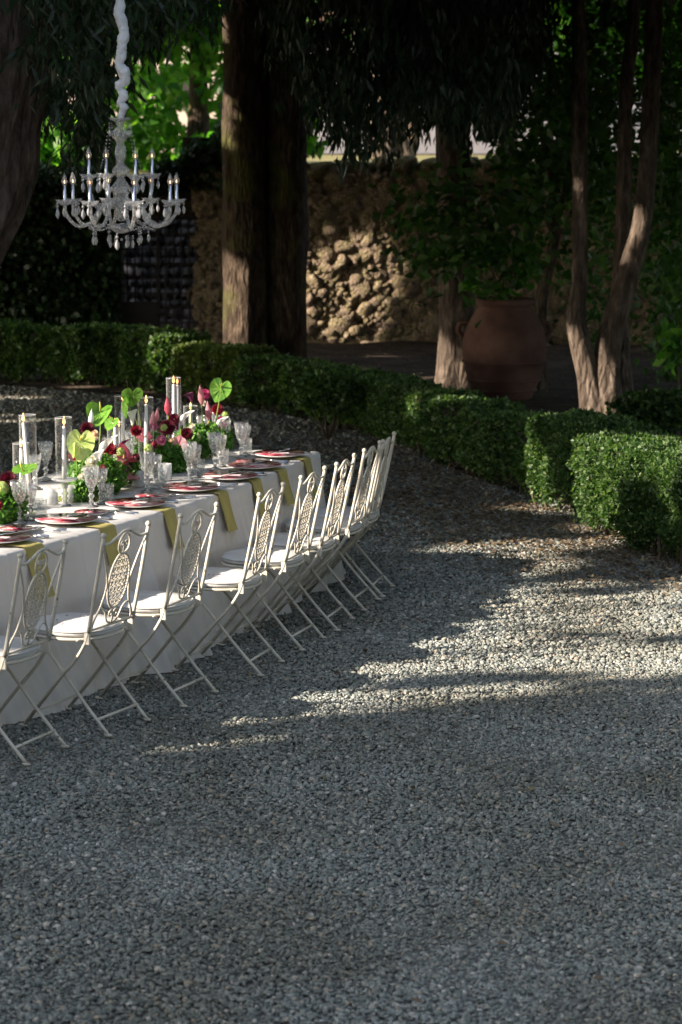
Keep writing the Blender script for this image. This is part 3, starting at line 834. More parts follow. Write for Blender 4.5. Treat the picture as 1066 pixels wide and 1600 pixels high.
# three stemmed tree on the right
base = PY(945, 672, 22.2)
T4 = [g(936, 675, 22.2), g(920, 590, 22.2), g(900, 500, 22.25), g(905, 430, 22.3), g(906, 200, 22.3), g(904, 0, 22.3), g(900, -300, 22.3)]
T4b = [g(952, 675, 22.2), g(948, 600, 22.2), g(955, 520, 22.3), g(985, 420, 22.3), g(1005, 340, 22.3), g(1016, 200, 22.3), g(1022, 0, 22.3), g(1030, -300, 22.3)]
T4c = [g(972, 675, 22.3), g(972, 600, 22.4), g(968, 480, 22.6), g(975, 350, 22.7), g(978, 150, 22.8), g(990, 30, 22.8), g(1000, -200, 22.8)]
rg = np.random.default_rng(51)
h4 = np.concatenate([hanging(110, [(985, 230), (1090, 200), (1090, 600), (1040, 620), (1010, 480)], 24, 27, 53, per=18, spread=.3), hanging(70, [(880, 250), (990, 240), (985, 480), (930, 560), (900, 420)], 24.5, 27.5, 54, per=16, spread=.3), hanging(210, [(790, -40), (1090, -40), (1090, 420), (1040, 330), (1000, 200), (930, 230), (880, 210), (840, 160), (800, 60)], 22.9, 25.5, 51, per=22, spread=.25)])
t4 = tree('multi_stem_tree', 'tree of three fused stems behind the right hedge, sunlit at its foot', T4, [.12, .10, .085, .072, .068, .064, .06], M['bark_pale'],
     {'mat': M['oak_leaf'], 'C': h4, 'size': .11, 'w': .3, 'mask': True}, flare=.6, seed=4)
trunk_mb(T4b, [.15, .13, .115, .10, .085, .08, .075, .07], flare=.35, seed=5).build('stem', M['bark_pale'], t4, org=T4[0])
trunk_mb(T4c, [.12, .10, .085, .07, .065, .06, .05], flare=.35, seed=6).build('stem', M['bark_pale'], t4, org=T4[0])
# slim tree beside the urn with forked pale branches
T5 = [g(842, 632, 25.0), g(842, 560, 25.0), g(846, 470, 25.0), g(862, 400, 25.0), g(868, 350, 25.0), g(858, 260, 25.0), g(835, 170, 25.0)]
def twig_pts(a, b, c=None): return [a, b] if c is None else [a, b, c]
br = [([g(868, 372, 25.0), g(842, 318, 24.9), g(810, 300, 24.8), g(760, 292, 24.6)], [.035, .025, .018, .01]),
      ([g(868, 360, 25.0), g(880, 310, 25.0), g(890, 240, 25.1)], [.03, .02, .012]),
      ([g(866, 365, 25.0), g(905, 350, 24.9), g(925, 330, 24.9)], [.025, .015, .01]),
      ([g(800, 298, 24.8), g(740, 292, 24.6), g(690, 312, 24.5), g(650, 330, 24.5)], [.018, .014, .01, .006])]
h5 = hanging(85, [(620, 320), (700, 300), (760, 290), (850, 300), (860, 380), (820, 420), (740, 430), (680, 420), (620, 400)], 22.9, 24, 61, per=12, spread=.4)
h5b = hanging(90, [(780, 140), (960, 120), (960, 260), (900, 300), (800, 280)], 24, 27, 62, per=20, spread=.4)
tree('slender_tree', 'slender tree right of the clay urn with pale forked branches reaching left', T5, [.08, .07, .06, .055, .05, .035, .02], M['bark_pale'],
     {'mat': M['oak_leaf'], 'C': np.concatenate([h5, h5b]), 'size': .13, 'w': .32, 'mask': True}, branches=br, flare=.4, seed=7)
# far trunk standing on the terrace
T6 = [g(606, 246, 36), g(606, 215, 36), g(604, 100, 36), g(600, -60, 36), g(598, -400, 36)]
tree('terrace_tree', 'sunlit reddish trunk standing on the terrace above the wall', T6, [.27, .25, .24, .22, .2], M['bark_pale'],
     {'mat': M['far_leaf'], 'C': above(3000, .7, 37, 3.5, (6, 10), 71, r=1.2), 'size': .3}, flare=.35, seed=8)
# huge leaning trunk at the left edge
TN = [(-3.05, 16.5, -.05), (-3.02, 16.5, .8), (-2.95, 16.5, 1.4), tuple(PY(-48, 300, 16.5)), tuple(PY(-26, 190, 16.5)), tuple(PY(-5, 90, 16.5)), tuple(PY(8, 0, 16.5)), tuple(PY(30, -150, 16.5)), tuple(PY(60, -400, 16.5))]
hn = hanging(230, [(40, -80), (345, -80), (340, 15), (300, 12), (240, 40), (190, 90), (165, 150), (130, 185), (80, 190), (60, 160)], 15.2, 19, 81, per=24, spread=.16)
hn2 = hanging(26, [(90, 180), (140, 180), (175, 200), (170, 265), (140, 250)], 17, 20, 82, per=20, spread=.2)
tree('leaning_tree', 'thick furrowed trunk leaning at the left edge beside the chandelier', TN, [.48, .42, .40, .385, .375, .37, .375, .39, .34], M['bark_near'],
     {'mat': M['bay_leaf'], 'C': np.concatenate([hn, hn2]), 'size': .12, 'w': .11, 'hang': (0, 0, -.5), 'mask': True},
     branches=[([tuple(PY(40, -230, 16.5)), (-1.5, 14.6, 4.8), (-1.1, 13.1, 4.5), (-.9, 12.2, 4.7)], [.16, .12, .10, .06])], flare=.2, seed=9, ridges=22, amp=.075, n=96, sub=16)
# leafy shoot growing from the pair of trunks
sh = thing('leafy_shoot', PY(440, 300, 26.0), 'bright green leafy shoot against the dark trunk', 'plant')
rg = np.random.default_rng(5)
hs = blob_points(40, [(*PY(430, 262, 25.8), .13, .1, .13), (*PY(452, 280, 25.8), .13, .1, .1)], rg, 0)
leaf_obj('foliage', sh, M['far_leaf'], hs, .14, .38, .7, org=PY(440, 300, 26.0), rng=rg, mask=False)
MB().tube([PY(440, 225, 26.0), PY(432, 250, 25.9), PY(450, 285, 25.8)], .008, 6).build('stem', M['twig'], sh, org=PY(440, 300, 26.0))

# sunlit trees far beyond the wall, each its own
far = [(-60, 38, 3.4, 'round bright green tree beyond the wall at the far left'), (60, 41, 3.6, 'bright green tree beyond the wall behind the chandelier'), (190, 46, 4.0, 'broad sunlit tree beyond the wall right of the chandelier'),
       (300, 40, 2.6, 'sunlit tree beyond the wall left of the tall trunks'), (470, 56, 4.0, 'distant tree seen between the tall trunks'), (640, 60, 5, 'distant tree above the reddish trunk'),
       (790, 44, 3.0, 'green tree beyond the wall above the clay urn'), (900, 40, 3.0, 'green tree beyond the wall behind the slim stems'), (1040, 42, 3.4, 'green tree beyond the wall at the right edge')]
for i, (px, Y, R, lab) in enumerate(far):
    rg = np.random.default_rng(100+i)
    c = PY(px, 60 if i < 4 else 20, Y); zc = c.z+R*.55
    if i in (4, 5): zc += 1.0
    bl = sub_blobs(26, (c.x, Y, zc), (R, R*.8, R*.85), R*.3, rg)
    if i < 4: bl += sub_blobs(14, (c.x, Y-2, 2.7), (R, 1.5, .8), .55, rg)
    C = blob_points(7000 if i < 4 else 4500, bl, rg, .5)
    t = thing('garden_tree', (c.x, Y, 2.07), lab, 'tree', 'trees beyond the wall')
    leaf_obj('crown', t, M['far_leaf'], C, .26, .36, .3, org=(c.x, Y, 2.07), rng=rg, mask=False)
    trunk_mb([(c.x, Y, 2.07), (c.x+.1, Y, 3.2), (c.x, Y, zc+.5)], [.2, .16, .08], n=12).build('trunk', M['bark_dark'], t, org=(c.x, Y, 2.07))
# belt of dark far trees closing the view
for i in range(9):
    rg = np.random.default_rng(200+i); X = -16+i*4.1; Y = 78+rg.uniform(-4, 4)
    if i == 5: continue
    t = thing('park_tree', (X, Y, 2.07), ['tall dark tree at the far end of the garden, %s' % q for q in ('first', 'second', 'third', 'fourth', 'fifth', 'sixth', 'seventh', 'eighth', 'last')][i]+' from the left', 'tree', 'far garden trees')
    C = blob_points(2600, sub_blobs(20, (X, Y, 7.5), (3.2, 3, 5.4), 1.3, rg), rg, .4)
    leaf_obj('crown', t, M['oak_leaf'], C, .5, .4, .3, org=(X, Y, 2.07), rng=rg, mask=False)
    trunk_mb([(X, Y, 2.07), (X, Y, 5), (X, Y, 9)], [.3, .25, .1], n=12).build('trunk', M['bark_dark'], t, org=(X, Y, 2.07))
# pale house far off
hs_ = thing('house', (3.6, 66, 2.07), 'pale house wall glimpsed past the trunk above the urn', 'building')
MB().box((3.6, 66, 3.6), (9, 5, 3.0)).build('wall', M['house'], hs_, False, org=(3.6, 66, 2.07))
MB().add([(-1.1, 63.3, 5.1), (8.3, 63.3, 5.1), (8.3, 68.7, 5.1), (-1.1, 68.7, 5.1), (-.2, 66, 6.4), (7.4, 66, 6.4)], [(0, 1, 5, 4), (2, 3, 4, 5), (1, 2, 5), (3, 0, 4)]).build('roof', M['terra'], hs_, False, org=(3.6, 66, 2.07))
for x in (1.0, 3.6, 6.0):
    MB().box((x, 63.47, 3.5), (.8, .06, 1.2)).build('window', M['iron'], hs_, False, org=(3.6, 66, 2.07))

M['house_sun'] = noisy('cream plaster', [(.50, .42, .34), (.60, .50, .42)], 2, .9, .1)
h2_ = thing('house', (-4.6, 70, 2.07), 'cream building added behind the leaves left of the tall trunks for bright spots', 'building')  # building added so gaps between leaves show bright spots
MB().box((-4.6, 70, 3.75), (7, 5, 3.3)).build('wall', M['house_sun'], h2_, False, org=(-4.6, 70, 2.07))
MB().add([(-8.3, 67.3, 5.4), (-.9, 67.3, 5.4), (-.9, 72.7, 5.4), (-8.3, 72.7, 5.4), (-7.4, 70, 6.6), (-1.8, 70, 6.6)], [(0, 1, 5, 4), (2, 3, 4, 5), (1, 2, 5), (3, 0, 4)]).build('roof', M['terra'], h2_, False, org=(-4.6, 70, 2.07))
for x in (-6.8, -4.6, -2.4):
    MB().box((x, 67.47, 3.9), (.8, .06, 1.2)).build('window', M['iron'], h2_, False, org=(-4.6, 70, 2.07))

# ------------------------------------------------------------------ trees added outside the picture to shade it
def grove(i, x, y, R, z0, z1, n, size, lab, mat='oak_leaf', blobs=22, r=1.2, grp='unseen shade trees added round the yard'):
    rg = np.random.default_rng(300+i)
    C = blob_points(n, sub_blobs(blobs, (x, y, (z0+z1)/2), (R, R, (z1-z0)/2), r, rg), rg, .1)
    C = C[frame_clear(C, 60)]
    if x > -4 and y > 5: C = C[C[:, 2] > 3.4]
    t = thing('unseen_shade_tree', (x, y, 0), lab, 'tree', grp)
    leaf_obj('crown', t, M[mat], C, size, .42, .2, org=(x, y, 0), rng=rg)
    best = max(np.linspace(-1.6, 1.6, 17), key=lambda d: -sun_open(np.array([[x, y+d, h] for h in np.linspace(.2, z1-1, 30)])).sum()*10-abs(d)); y2 = y+best
    trunk_mb([(x, y2, 0), (x+.1, y2, z0), (x, y2, z1-1)], [.22, .18, .08], n=14).build('trunk', M['bark_dark'], t, org=(x, y, 0))
i = 0
NTH = ['nearest', 'second', 'third', 'fourth', 'fifth', 'sixth', 'seventh', 'eighth', 'farthest']
for y in (-3.5, .5, 4.5, 8.5, 12.5, 16.5, 20.5, 24.3, 28.0):  # unseen row added on the sun side, crowns cut open for sun patches
    grove(i, -10.5-.9*(i % 2), y, 3.2, 2.2, 9.6, 24000, .24, 'leafy shade tree added out of view left of the yard, %s of the row' % NTH[i], blobs=34, r=1.25); i += 1
owners = [o_ for o_ in scene.objects if o_.get('category') == 'tree' and o_.name.split('.')[0] in ('tall_tree', 'multi_stem_tree', 'leaning_tree')]
for j, (x, y) in enumerate(((-5.5, 20.5), (-.5, 20), (4.5, 18.5), (8.5, 22), (4, 24.5), (-4.5, 27), (1, 29.5), (7, 28.5), (9, 15.5), (.5, 17.2), (4.5, 15), (2.8, 17), (7.5, 18), (7, 11.5), (-4.2, 17.8), (-4.8, 14), (3, 20.5), (0, 23), (-3, 23.3), (-1.2, 26), (-4, 20.8))):  # unseen canopy added overhead to darken the background, hung on nearby trees
    rg = np.random.default_rng(500+j)
    C = blob_points(7500, sub_blobs(20, (x, y, 6.0), (3.6, 3.6, 2.0), 1.3, rg), rg, .1)
    C = C[frame_clear(C, 60) & (C[:, 2] > 3.4)]
    ow = min(owners, key=lambda o_: (o_.location.x-x)**2+(o_.location.y-y)**2)
    leaf_obj('added_canopy', ow, M['bay_leaf'], C, .32, .42, .2, org=ow.location, rng=rg)
for (x, y) in ((9.5, 9), (10, 5.5), (10.5, 2), (10.5, -2), (9.5, -6), (6, -9), (2, -10.5), (-2, -11), (-6, -10.5), (-10, -8.5), (11.5, 13), (12.5, 17), (12.5, 21), (12.5, 25), (12, 29)):  # unseen ring of trees added to cut low sky light
    grove(i, x, y, 3.2, .4, 7.5, 8500, .40, 'unseen leafy tree added to dim the yard, %s along the border' % (NTH+['tenth', 'eleventh', 'twelfth', 'thirteenth', 'fourteenth', 'fifteenth'])[i-9], blobs=26, r=1.4); i += 1

# ------------------------------------------------------------------ hedges
def hedge(name, label, line, width, height, n, size, mat, seed, lump=.10, stems=12, lmat2=None):
    """line: list of (x, y) along the front foot of the hedge; body extends behind it"""
    rg = np.random.default_rng(seed)
    L = spline([(x, y, 0) for x, y in line], 8)
    seg = [0]
    for a, b in zip(L[:-1], L[1:]): seg.append(seg[-1]+(b-a).length)
    tot = seg[-1]
    base = L[len(L)//2].copy(); t = thing(name, base, label, 'hedge')
    def at(s):
        k = min(max(int(np.searchsorted(seg, s))-1, 0), len(L)-2)
        f = (s-seg[k])/max(seg[k+1]-seg[k], 1e-6)
        p = L[k].lerp(L[k+1], f); d = (L[k+1]-L[k]).normalized(); nn = Vector((-d.y, d.x, 0))
        if nn.y < 0: nn = -nn
        return p, d, nn
    C = []
    for _ in range(n):
        q = rg.uniform()
        s = rg.uniform(0, tot); p, d, nn = at(s)
        hh = height*(1+.09*noise.noise(Vector((s*1.7, seed, 0)))+.04*noise.noise(Vector((s*8, seed, 4))))
        lm = lump*1.5*noise.noise(Vector((s*2.6, seed, 3.1)))+.05*noise.noise(Vector((s*7, seed, 5.1)))
        if q < .50:    # front face
            v = rg.uniform(.0, 1)**.8; vmin = .20+.36*noise.noise(Vector((s*4.5, 1, seed)))
            if v < vmin and rg.uniform() < .85: v = vmin+rg.uniform(0, .3)
            off = .02+lm+.06*noise.noise(Vector((s*4, v*5, seed)))+(.12 if v < .3 else 0)*(.3-v)/.3+abs(rg.normal(0, .035))
            off += .05*max(0, v-.85)/.15
            w = p+nn*off+Vector((0, 0, hh*v))
        elif q < .88:  # top
            o_ = rg.uniform(0, 1); w = p+nn*(lm+.03+o_*(width-.05))+Vector((0, 0, hh-.03*abs(2*o_-1)**4+.03*noise.noise(Vector((s*5, o_*4, seed)))-abs(rg.normal(0, .03))))
        elif q < .94:
            w = p+nn*(width+lm-abs(rg.normal(0, .03)))+Vector((0, 0, hh*rg.uniform(.1, 1)))
        else:          # ends
            e = 0 if rg.uniform() < .5 else tot
            p, d, nn = at(min(max(e, 1e-4), tot-1e-4)); sg = -1 if e == 0 else 1
            w = p+nn*rg.uniform(.02, width)+d*sg*(-abs(rg.normal(0, .04)))+Vector((0, 0, hh*rg.uniform(.1, 1)))
        C.append(tuple(w))
    leaf_obj('foliage', t, mat, np.array(C), size, .34, -.35, org=base, rng=rg, mask=False)
    # dense shaded twiggy heart
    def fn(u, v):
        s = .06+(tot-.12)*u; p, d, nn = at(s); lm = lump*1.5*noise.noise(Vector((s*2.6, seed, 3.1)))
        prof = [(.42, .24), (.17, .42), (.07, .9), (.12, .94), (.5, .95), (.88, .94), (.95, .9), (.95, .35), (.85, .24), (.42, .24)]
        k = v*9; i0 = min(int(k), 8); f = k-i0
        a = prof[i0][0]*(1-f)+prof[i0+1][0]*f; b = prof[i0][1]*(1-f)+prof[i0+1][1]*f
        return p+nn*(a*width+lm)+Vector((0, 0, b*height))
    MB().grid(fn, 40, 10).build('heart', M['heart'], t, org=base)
    for k in range(stems*2):
        s = tot*(k+rg.uniform(.1, .9))/stems/2; p, d, nn = at(s); a = p+nn*rg.uniform(.08, .26)
        q1 = a+Vector((rg.normal(0, .03), rg.normal(0, .02), .10)); q2 = q1+Vector((rg.normal(0, .04), .03, .12))
        MB().tube(spline([a, q1, q2, q2+Vector((rg.normal(0, .04), .02, .1))], 3), [.010]*4+[.008]*3+[.005]*3, 6).build('stem', M['twig'], t, org=base)
    return t
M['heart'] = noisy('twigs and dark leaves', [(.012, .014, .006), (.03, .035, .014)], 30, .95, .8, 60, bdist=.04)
def gp(x, y): q = P(x, y); return (q.x, q.y)
hedge('box_hedge', 'long dark clipped hedge along the left behind the table', [gp(-60, 603), gp(60, 606), gp(180, 612), gp(262, 622)], .6, .62, 34000, .05, M['box_leaf'], 1, .08)
hedge('box_hedge', 'loose part of the hedge behind the candles with sun put into its colour', [gp(266, 626), gp(320, 632), gp(362, 640)], .5, .55, 12000, .05, M['box_sunlit'], 2, .12, 6)
hedge('box_hedge', 'shaded middle hedge in front of the paired trunks', [gp(366, 642), gp(430, 652), gp(500, 668), gp(560, 684)], .55, .50, 24000, .045, M['box_leaf'], 3, .10, 9)
hedge('box_hedge', 'dark hedge running from the middle towards the urn', [gp(566, 690), gp(640, 716), gp(720, 748), gp(826, 788)], .55, .54, 36000, .038, M['box_leaf'], 4, .10, 12)
hedge('box_hedge', 'hedge block with a narrow sunlit end left of the bright ones', [gp(820, 800), gp(860, 808), gp(912, 822)], .62, .66, 24000, .03, M['box_leaf'], 5, .05, 6)
hedge('box_hedge', 'bright sunlit hedge block in front of the fused stems', [gp(888, 830), gp(930, 842), gp(985, 860)], .72, .66, 32000, .028, M['box_leaf'], 6, .05, 6)
hedge('box_hedge', 'nearest hedge block cut by the right edge', [gp(958, 868), gp(1010, 880), gp(1060, 896), gp(1150, 925)], .9, .66, 52000, .026, M['box_leaf'], 7, .06, 8)
# lone dark shrub on the gravel in front of the middle hedge
sb = thing('shrub', P(512, 690), 'small bare stemmed shrub in front of the middle hedge', 'shrub')
q = P(512, 690)
for k in range(7):
    a = 2*PI*k/7; MB().tube([q, q+Vector((.08*math.cos(a), .05*math.sin(a), .18)), q+Vector((.22*math.cos(a), .12*math.sin(a), .42))], [.01, .008, .004], 5).build('stem', M['twig'], sb, org=q)
rg = np.random.default_rng(8)
leaf_obj('foliage', sb, M['box_leaf'], blob_points(2600, [(q.x, q.y, .42, .34, .22, .2)], rg, .2), .05, .34, 0, org=q, rng=rg, mask=False)
# low plants at the right edge behind the hedge
for (px, py, Y, lab) in ((1058, 540, 21.0, 'leafy green sprig at the right edge above the hedge'), (1035, 640, 20.5, 'low dark shrub behind the nearest hedge')):
    q = PY(px, py, Y); b_ = (q.x, Y, .05); rg = np.random.default_rng(px)
    t = thing('leafy_plant', b_, lab, 'plant')
    leaf_obj('foliage', t, M['far_leaf'] if py < 600 else M['box_leaf'], blob_points(90 if py < 600 else 2500, [(q.x, Y, q.z, .16 if py < 600 else .5, .15, .2)], rg, 0), .12 if py < 600 else .06, .35, .3, org=b_, rng=rg, mask=False)
    MB().tube([b_, (q.x+.03, Y, q.z*.5), (q.x, Y, q.z)], [.012, .01, .006], 6).build('stem', M['twig'], t, org=b_)

# fallen leaves
rg = np.random.default_rng(77); n = 9000
s_ = rg.uniform(0, 1, n)
line = np.array([(.2, 21.2), (.75, 19.4), (1.1, 17.6), (1.5, 16.6), (2.0, 15.4), (2.5, 14.4)])
k = s_*(len(line)-1); i0 = np.minimum(k.astype(int), len(line)-2); f = (k-i0)[:, None]
C = line[i0]*(1-f)+line[i0+1]*f
C = C+np.stack([-np.abs(rg.normal(0, .75, n))+.15, rg.normal(0, .4, n)-.15], 1)
C2 = np.stack([rg.uniform(-1.5, 3, 260), rg.uniform(7, 17, 260)], 1)
C3 = np.stack([rg.uniform(-3.4, .9, 6500), rg.uniform(15.5, 25, 6500)], 1)
C4 = np.stack([rg.uniform(-3, 4, 4500), rg.uniform(19, 30.3, 4500)], 1)
C = np.concatenate([C, C2, C3, C4]); n = len(C)
C = np.concatenate([C, rg.uniform(.022, .040, (n, 1))], 1); C[-4500:, 2] += .05
D = np.stack([rg.normal(size=n), rg.normal(size=n), rg.normal(0, .15, n)], 1); U = np.tile([0, 0, 1.0], (n, 1))+rg.normal(0, .15, (n, 3))
Ls = rg.uniform(.02, .052, n)
V, F = fold_leaves(C, D, U, Ls, Ls*.28, .3)
me = np_mesh('fallen_leaves', V, F3=F); me.materials.append(M['litter'])
tag(link(bpy.data.objects.new('fallen_leaves', me)), 'dry fallen leaves scattered along the hedge foot', 'leaves', kind='stuff')

# ------------------------------------------------------------------ clay urn
uq = PY(787, 637, 24.0); ub = Vector((uq.x, 24.0, 0.04))
urn = thing('clay_urn', ub, 'large terracotta oil jar with rings and rolled rim behind the hedge', 'urn')
prof = [(.27, 0), (.29, .02), (.30, .07), (.31, .08), (.315, .11), (.35, .17), (.385, .28), (.405, .37), (.412, .375), (.412, .395), (.418, .42), (.42, .50), (.418, .55), (.405, .64), (.37, .74), (.32, .83), (.275, .89), (.262, .91), (.262, .925), (.29, .935), (.305, .955), (.305, .985), (.29, 1.0), (.26, 1.0), (.24, .97), (.23, .9), (.24, .8), (.05, .78)]
MB().lathe([(r, z*1.0) for r, z in prof], 40, mod=lambda a, r, z: (r*(1+.006*math.sin(3*a+z*4)), z)).build('body', M['terra'], urn)
for zz, rr in ((.38, .415), (.20, .367), (.095, .322)):
    MB().lathe([(rr-.01, zz-.014), (rr+.008, zz-.008), (rr+.010, zz), (rr+.008, zz+.008), (rr-.01, zz+.014)], 40).build('ring', M['terra'], urn)
for sx in (-1, 1):
    MB().tube(spline([(sx*.35, 0, .76), (sx*.43, 0, .75), (sx*.46, 0, .68), (sx*.41, 0, .62)], 5), .024, 8).build('handle', M['terra'], urn)
pl = thing('potted_shrub', ub+Vector((0, 0, .8)), 'bright green leafy shrub growing in the clay urn', 'plant')
rg = np.random.default_rng(9)
bl = []
for k in range(9):
    a = rg.uniform(0, 6.28); tip = Vector((.30*math.cos(a)-.03, .2*math.sin(a), .35+rg.uniform(0, .35)))
    MB().tube(spline([(0, 0, 0), tuple(Vector((tip.x*.3, tip.y*.3, tip.z*.6))), tuple(tip)], 4), .006, 5).build('stem', M['twig'], pl)
    bl.append((*(ub+Vector((0, 0, .8))+tip), .13, .12, .15))
bl += [(ub.x-.05, ub.y, ub.z+1.05, .22, .2, .1)]
leaf_obj('foliage', pl, M['far_leaf'], blob_points(520, bl, rg, 0), .085, .38, .3, org=ub+Vector((0, 0, .8)), rng=rg, mask=False)

# ------------------------------------------------------------------ tablecloths
def cloth(y0, y1, lift, name, label, end=False, start=False):
    idx = [i for i, y in enumerate(EYS) if y0 <= y <= y1]
    pts = []; ns = []
    dense = np.linspace(EYS[idx[0]], EYS[idx[-1]], len(idx)*4)
    for y in dense:
        e, t, n_ = frame_at(edge_at(y)); e = edge_at(y); pts.append(e); ns.append(n_)
    s = 0; out = []
    rows_near = []
    def column(e, n_, s, seed, out_dir=None):
        od = -n_ if out_dir is None else out_dir
        col = []
        for k, v in enumerate(np.concatenate([[0, .016], np.linspace(.06, 1, 22)])):
            fold = (noise.noise(Vector((s*2.2+seed, v*.8, 1)))*1.0+noise.noise(Vector((s*6+seed+v*.7, v*1.2, 5)))*.75+.35*abs(noise.noise(Vector((s*13+seed-v*2, v*2, 8)))))
            off = .008+.004*min(k, 1)+.13*v**1.3+fold*.105*v**1.05+.004*noise.noise(Vector((s*9, v*11, 4)))
            z = TZ-(TZ-.012)*v
            if k == 0: off, z = -.004, TZ+.001
            if k == 1: z = TZ-.012
            off += .007*math.exp(-(((s+.2) % .58-.29)/.013)**2)+.004*math.exp(-((v-.42)/.012)**2)
            col.append(Vector((e.x, e.y, 0))+Vector((od.x, od.y, 0))*(off+lift)+Vector((0, 0, z+lift*.6 if k < 2 else z)))
        return col
    cols = []
    far_cols = []
    for i, (e, n_) in enumerate(zip(pts, ns)):
        if i: s += (e-pts[i-1]).length
        near = column(e, n_, s, 3.3)
        f_ = e+n_*TW
        farc = column(f_, n_, s, 9.1, out_dir=n_)
        nt_ = 12
        top = [Vector((e.x, e.y, TZ+.001))+n_*(TW*k/nt_)+Vector((0, 0, lift*.6+.0022*noise.noise(Vector((s*6, k*.9, 2))))) for k in range(1, nt_)]
        cols.append(list(reversed(near))+top+farc)
    rows = len(cols[0]); vs = [v for c in cols for v in c]; fs = []
    for i in range(len(cols)-1):
        for j in range(rows-1): fs.append((i*rows+j, (i+1)*rows+j, (i+1)*rows+j+1, i*rows+j+1))
    base = Vector((pts[0].x, pts[0].y, 0))
    if end:
        # closing drape at the far end: a fan of columns round both corners
        e = pts[-1]; n_ = ns[-1]; t = Vector((n_.y, -n_.x, 0)).normalized()
        seq = []
        for k in range(9):
            a = k/8*PI/2; seq.append((e, (-n_)*math.cos(a)+t*math.sin(a)))
        for k in range(1, 20): seq.append((e+n_*TW*k/20, t))
        for k in range(9):
            a = k/8*PI/2; seq.append((e+n_*TW, t*math.cos(a)+n_*math.sin(a)))
        ec = []
        for k, (p_, d_) in enumerate(seq): ec.append(column(p_, n_, s+k*.06, 3.3, out_dir=d_))
        b = len(vs); r = len(ec[0])
        vs += [v for c in ec for v in c]
        for i in range(len(ec)-1):
            for j in range(r-1): fs.append((b+i*r+j, b+i*r+j+1, b+(i+1)*r+j+1, b+(i+1)*r+j))
    o = MB().add(vs, fs).build(name, M['linen'], None, True, org=base)
    o.location = base; tag(o, label, 'tablecloth', 'white cloths over the long table')
    return o
seam = P(247, 800, TZ).y
cloth(8.4, seam, .010, 'tablecloth', 'white linen cloth over the nearer half of the long table')
cloth(seam-.12, 99, 0, 'tablecloth', 'white linen cloth over the far half of the long table', end=True)

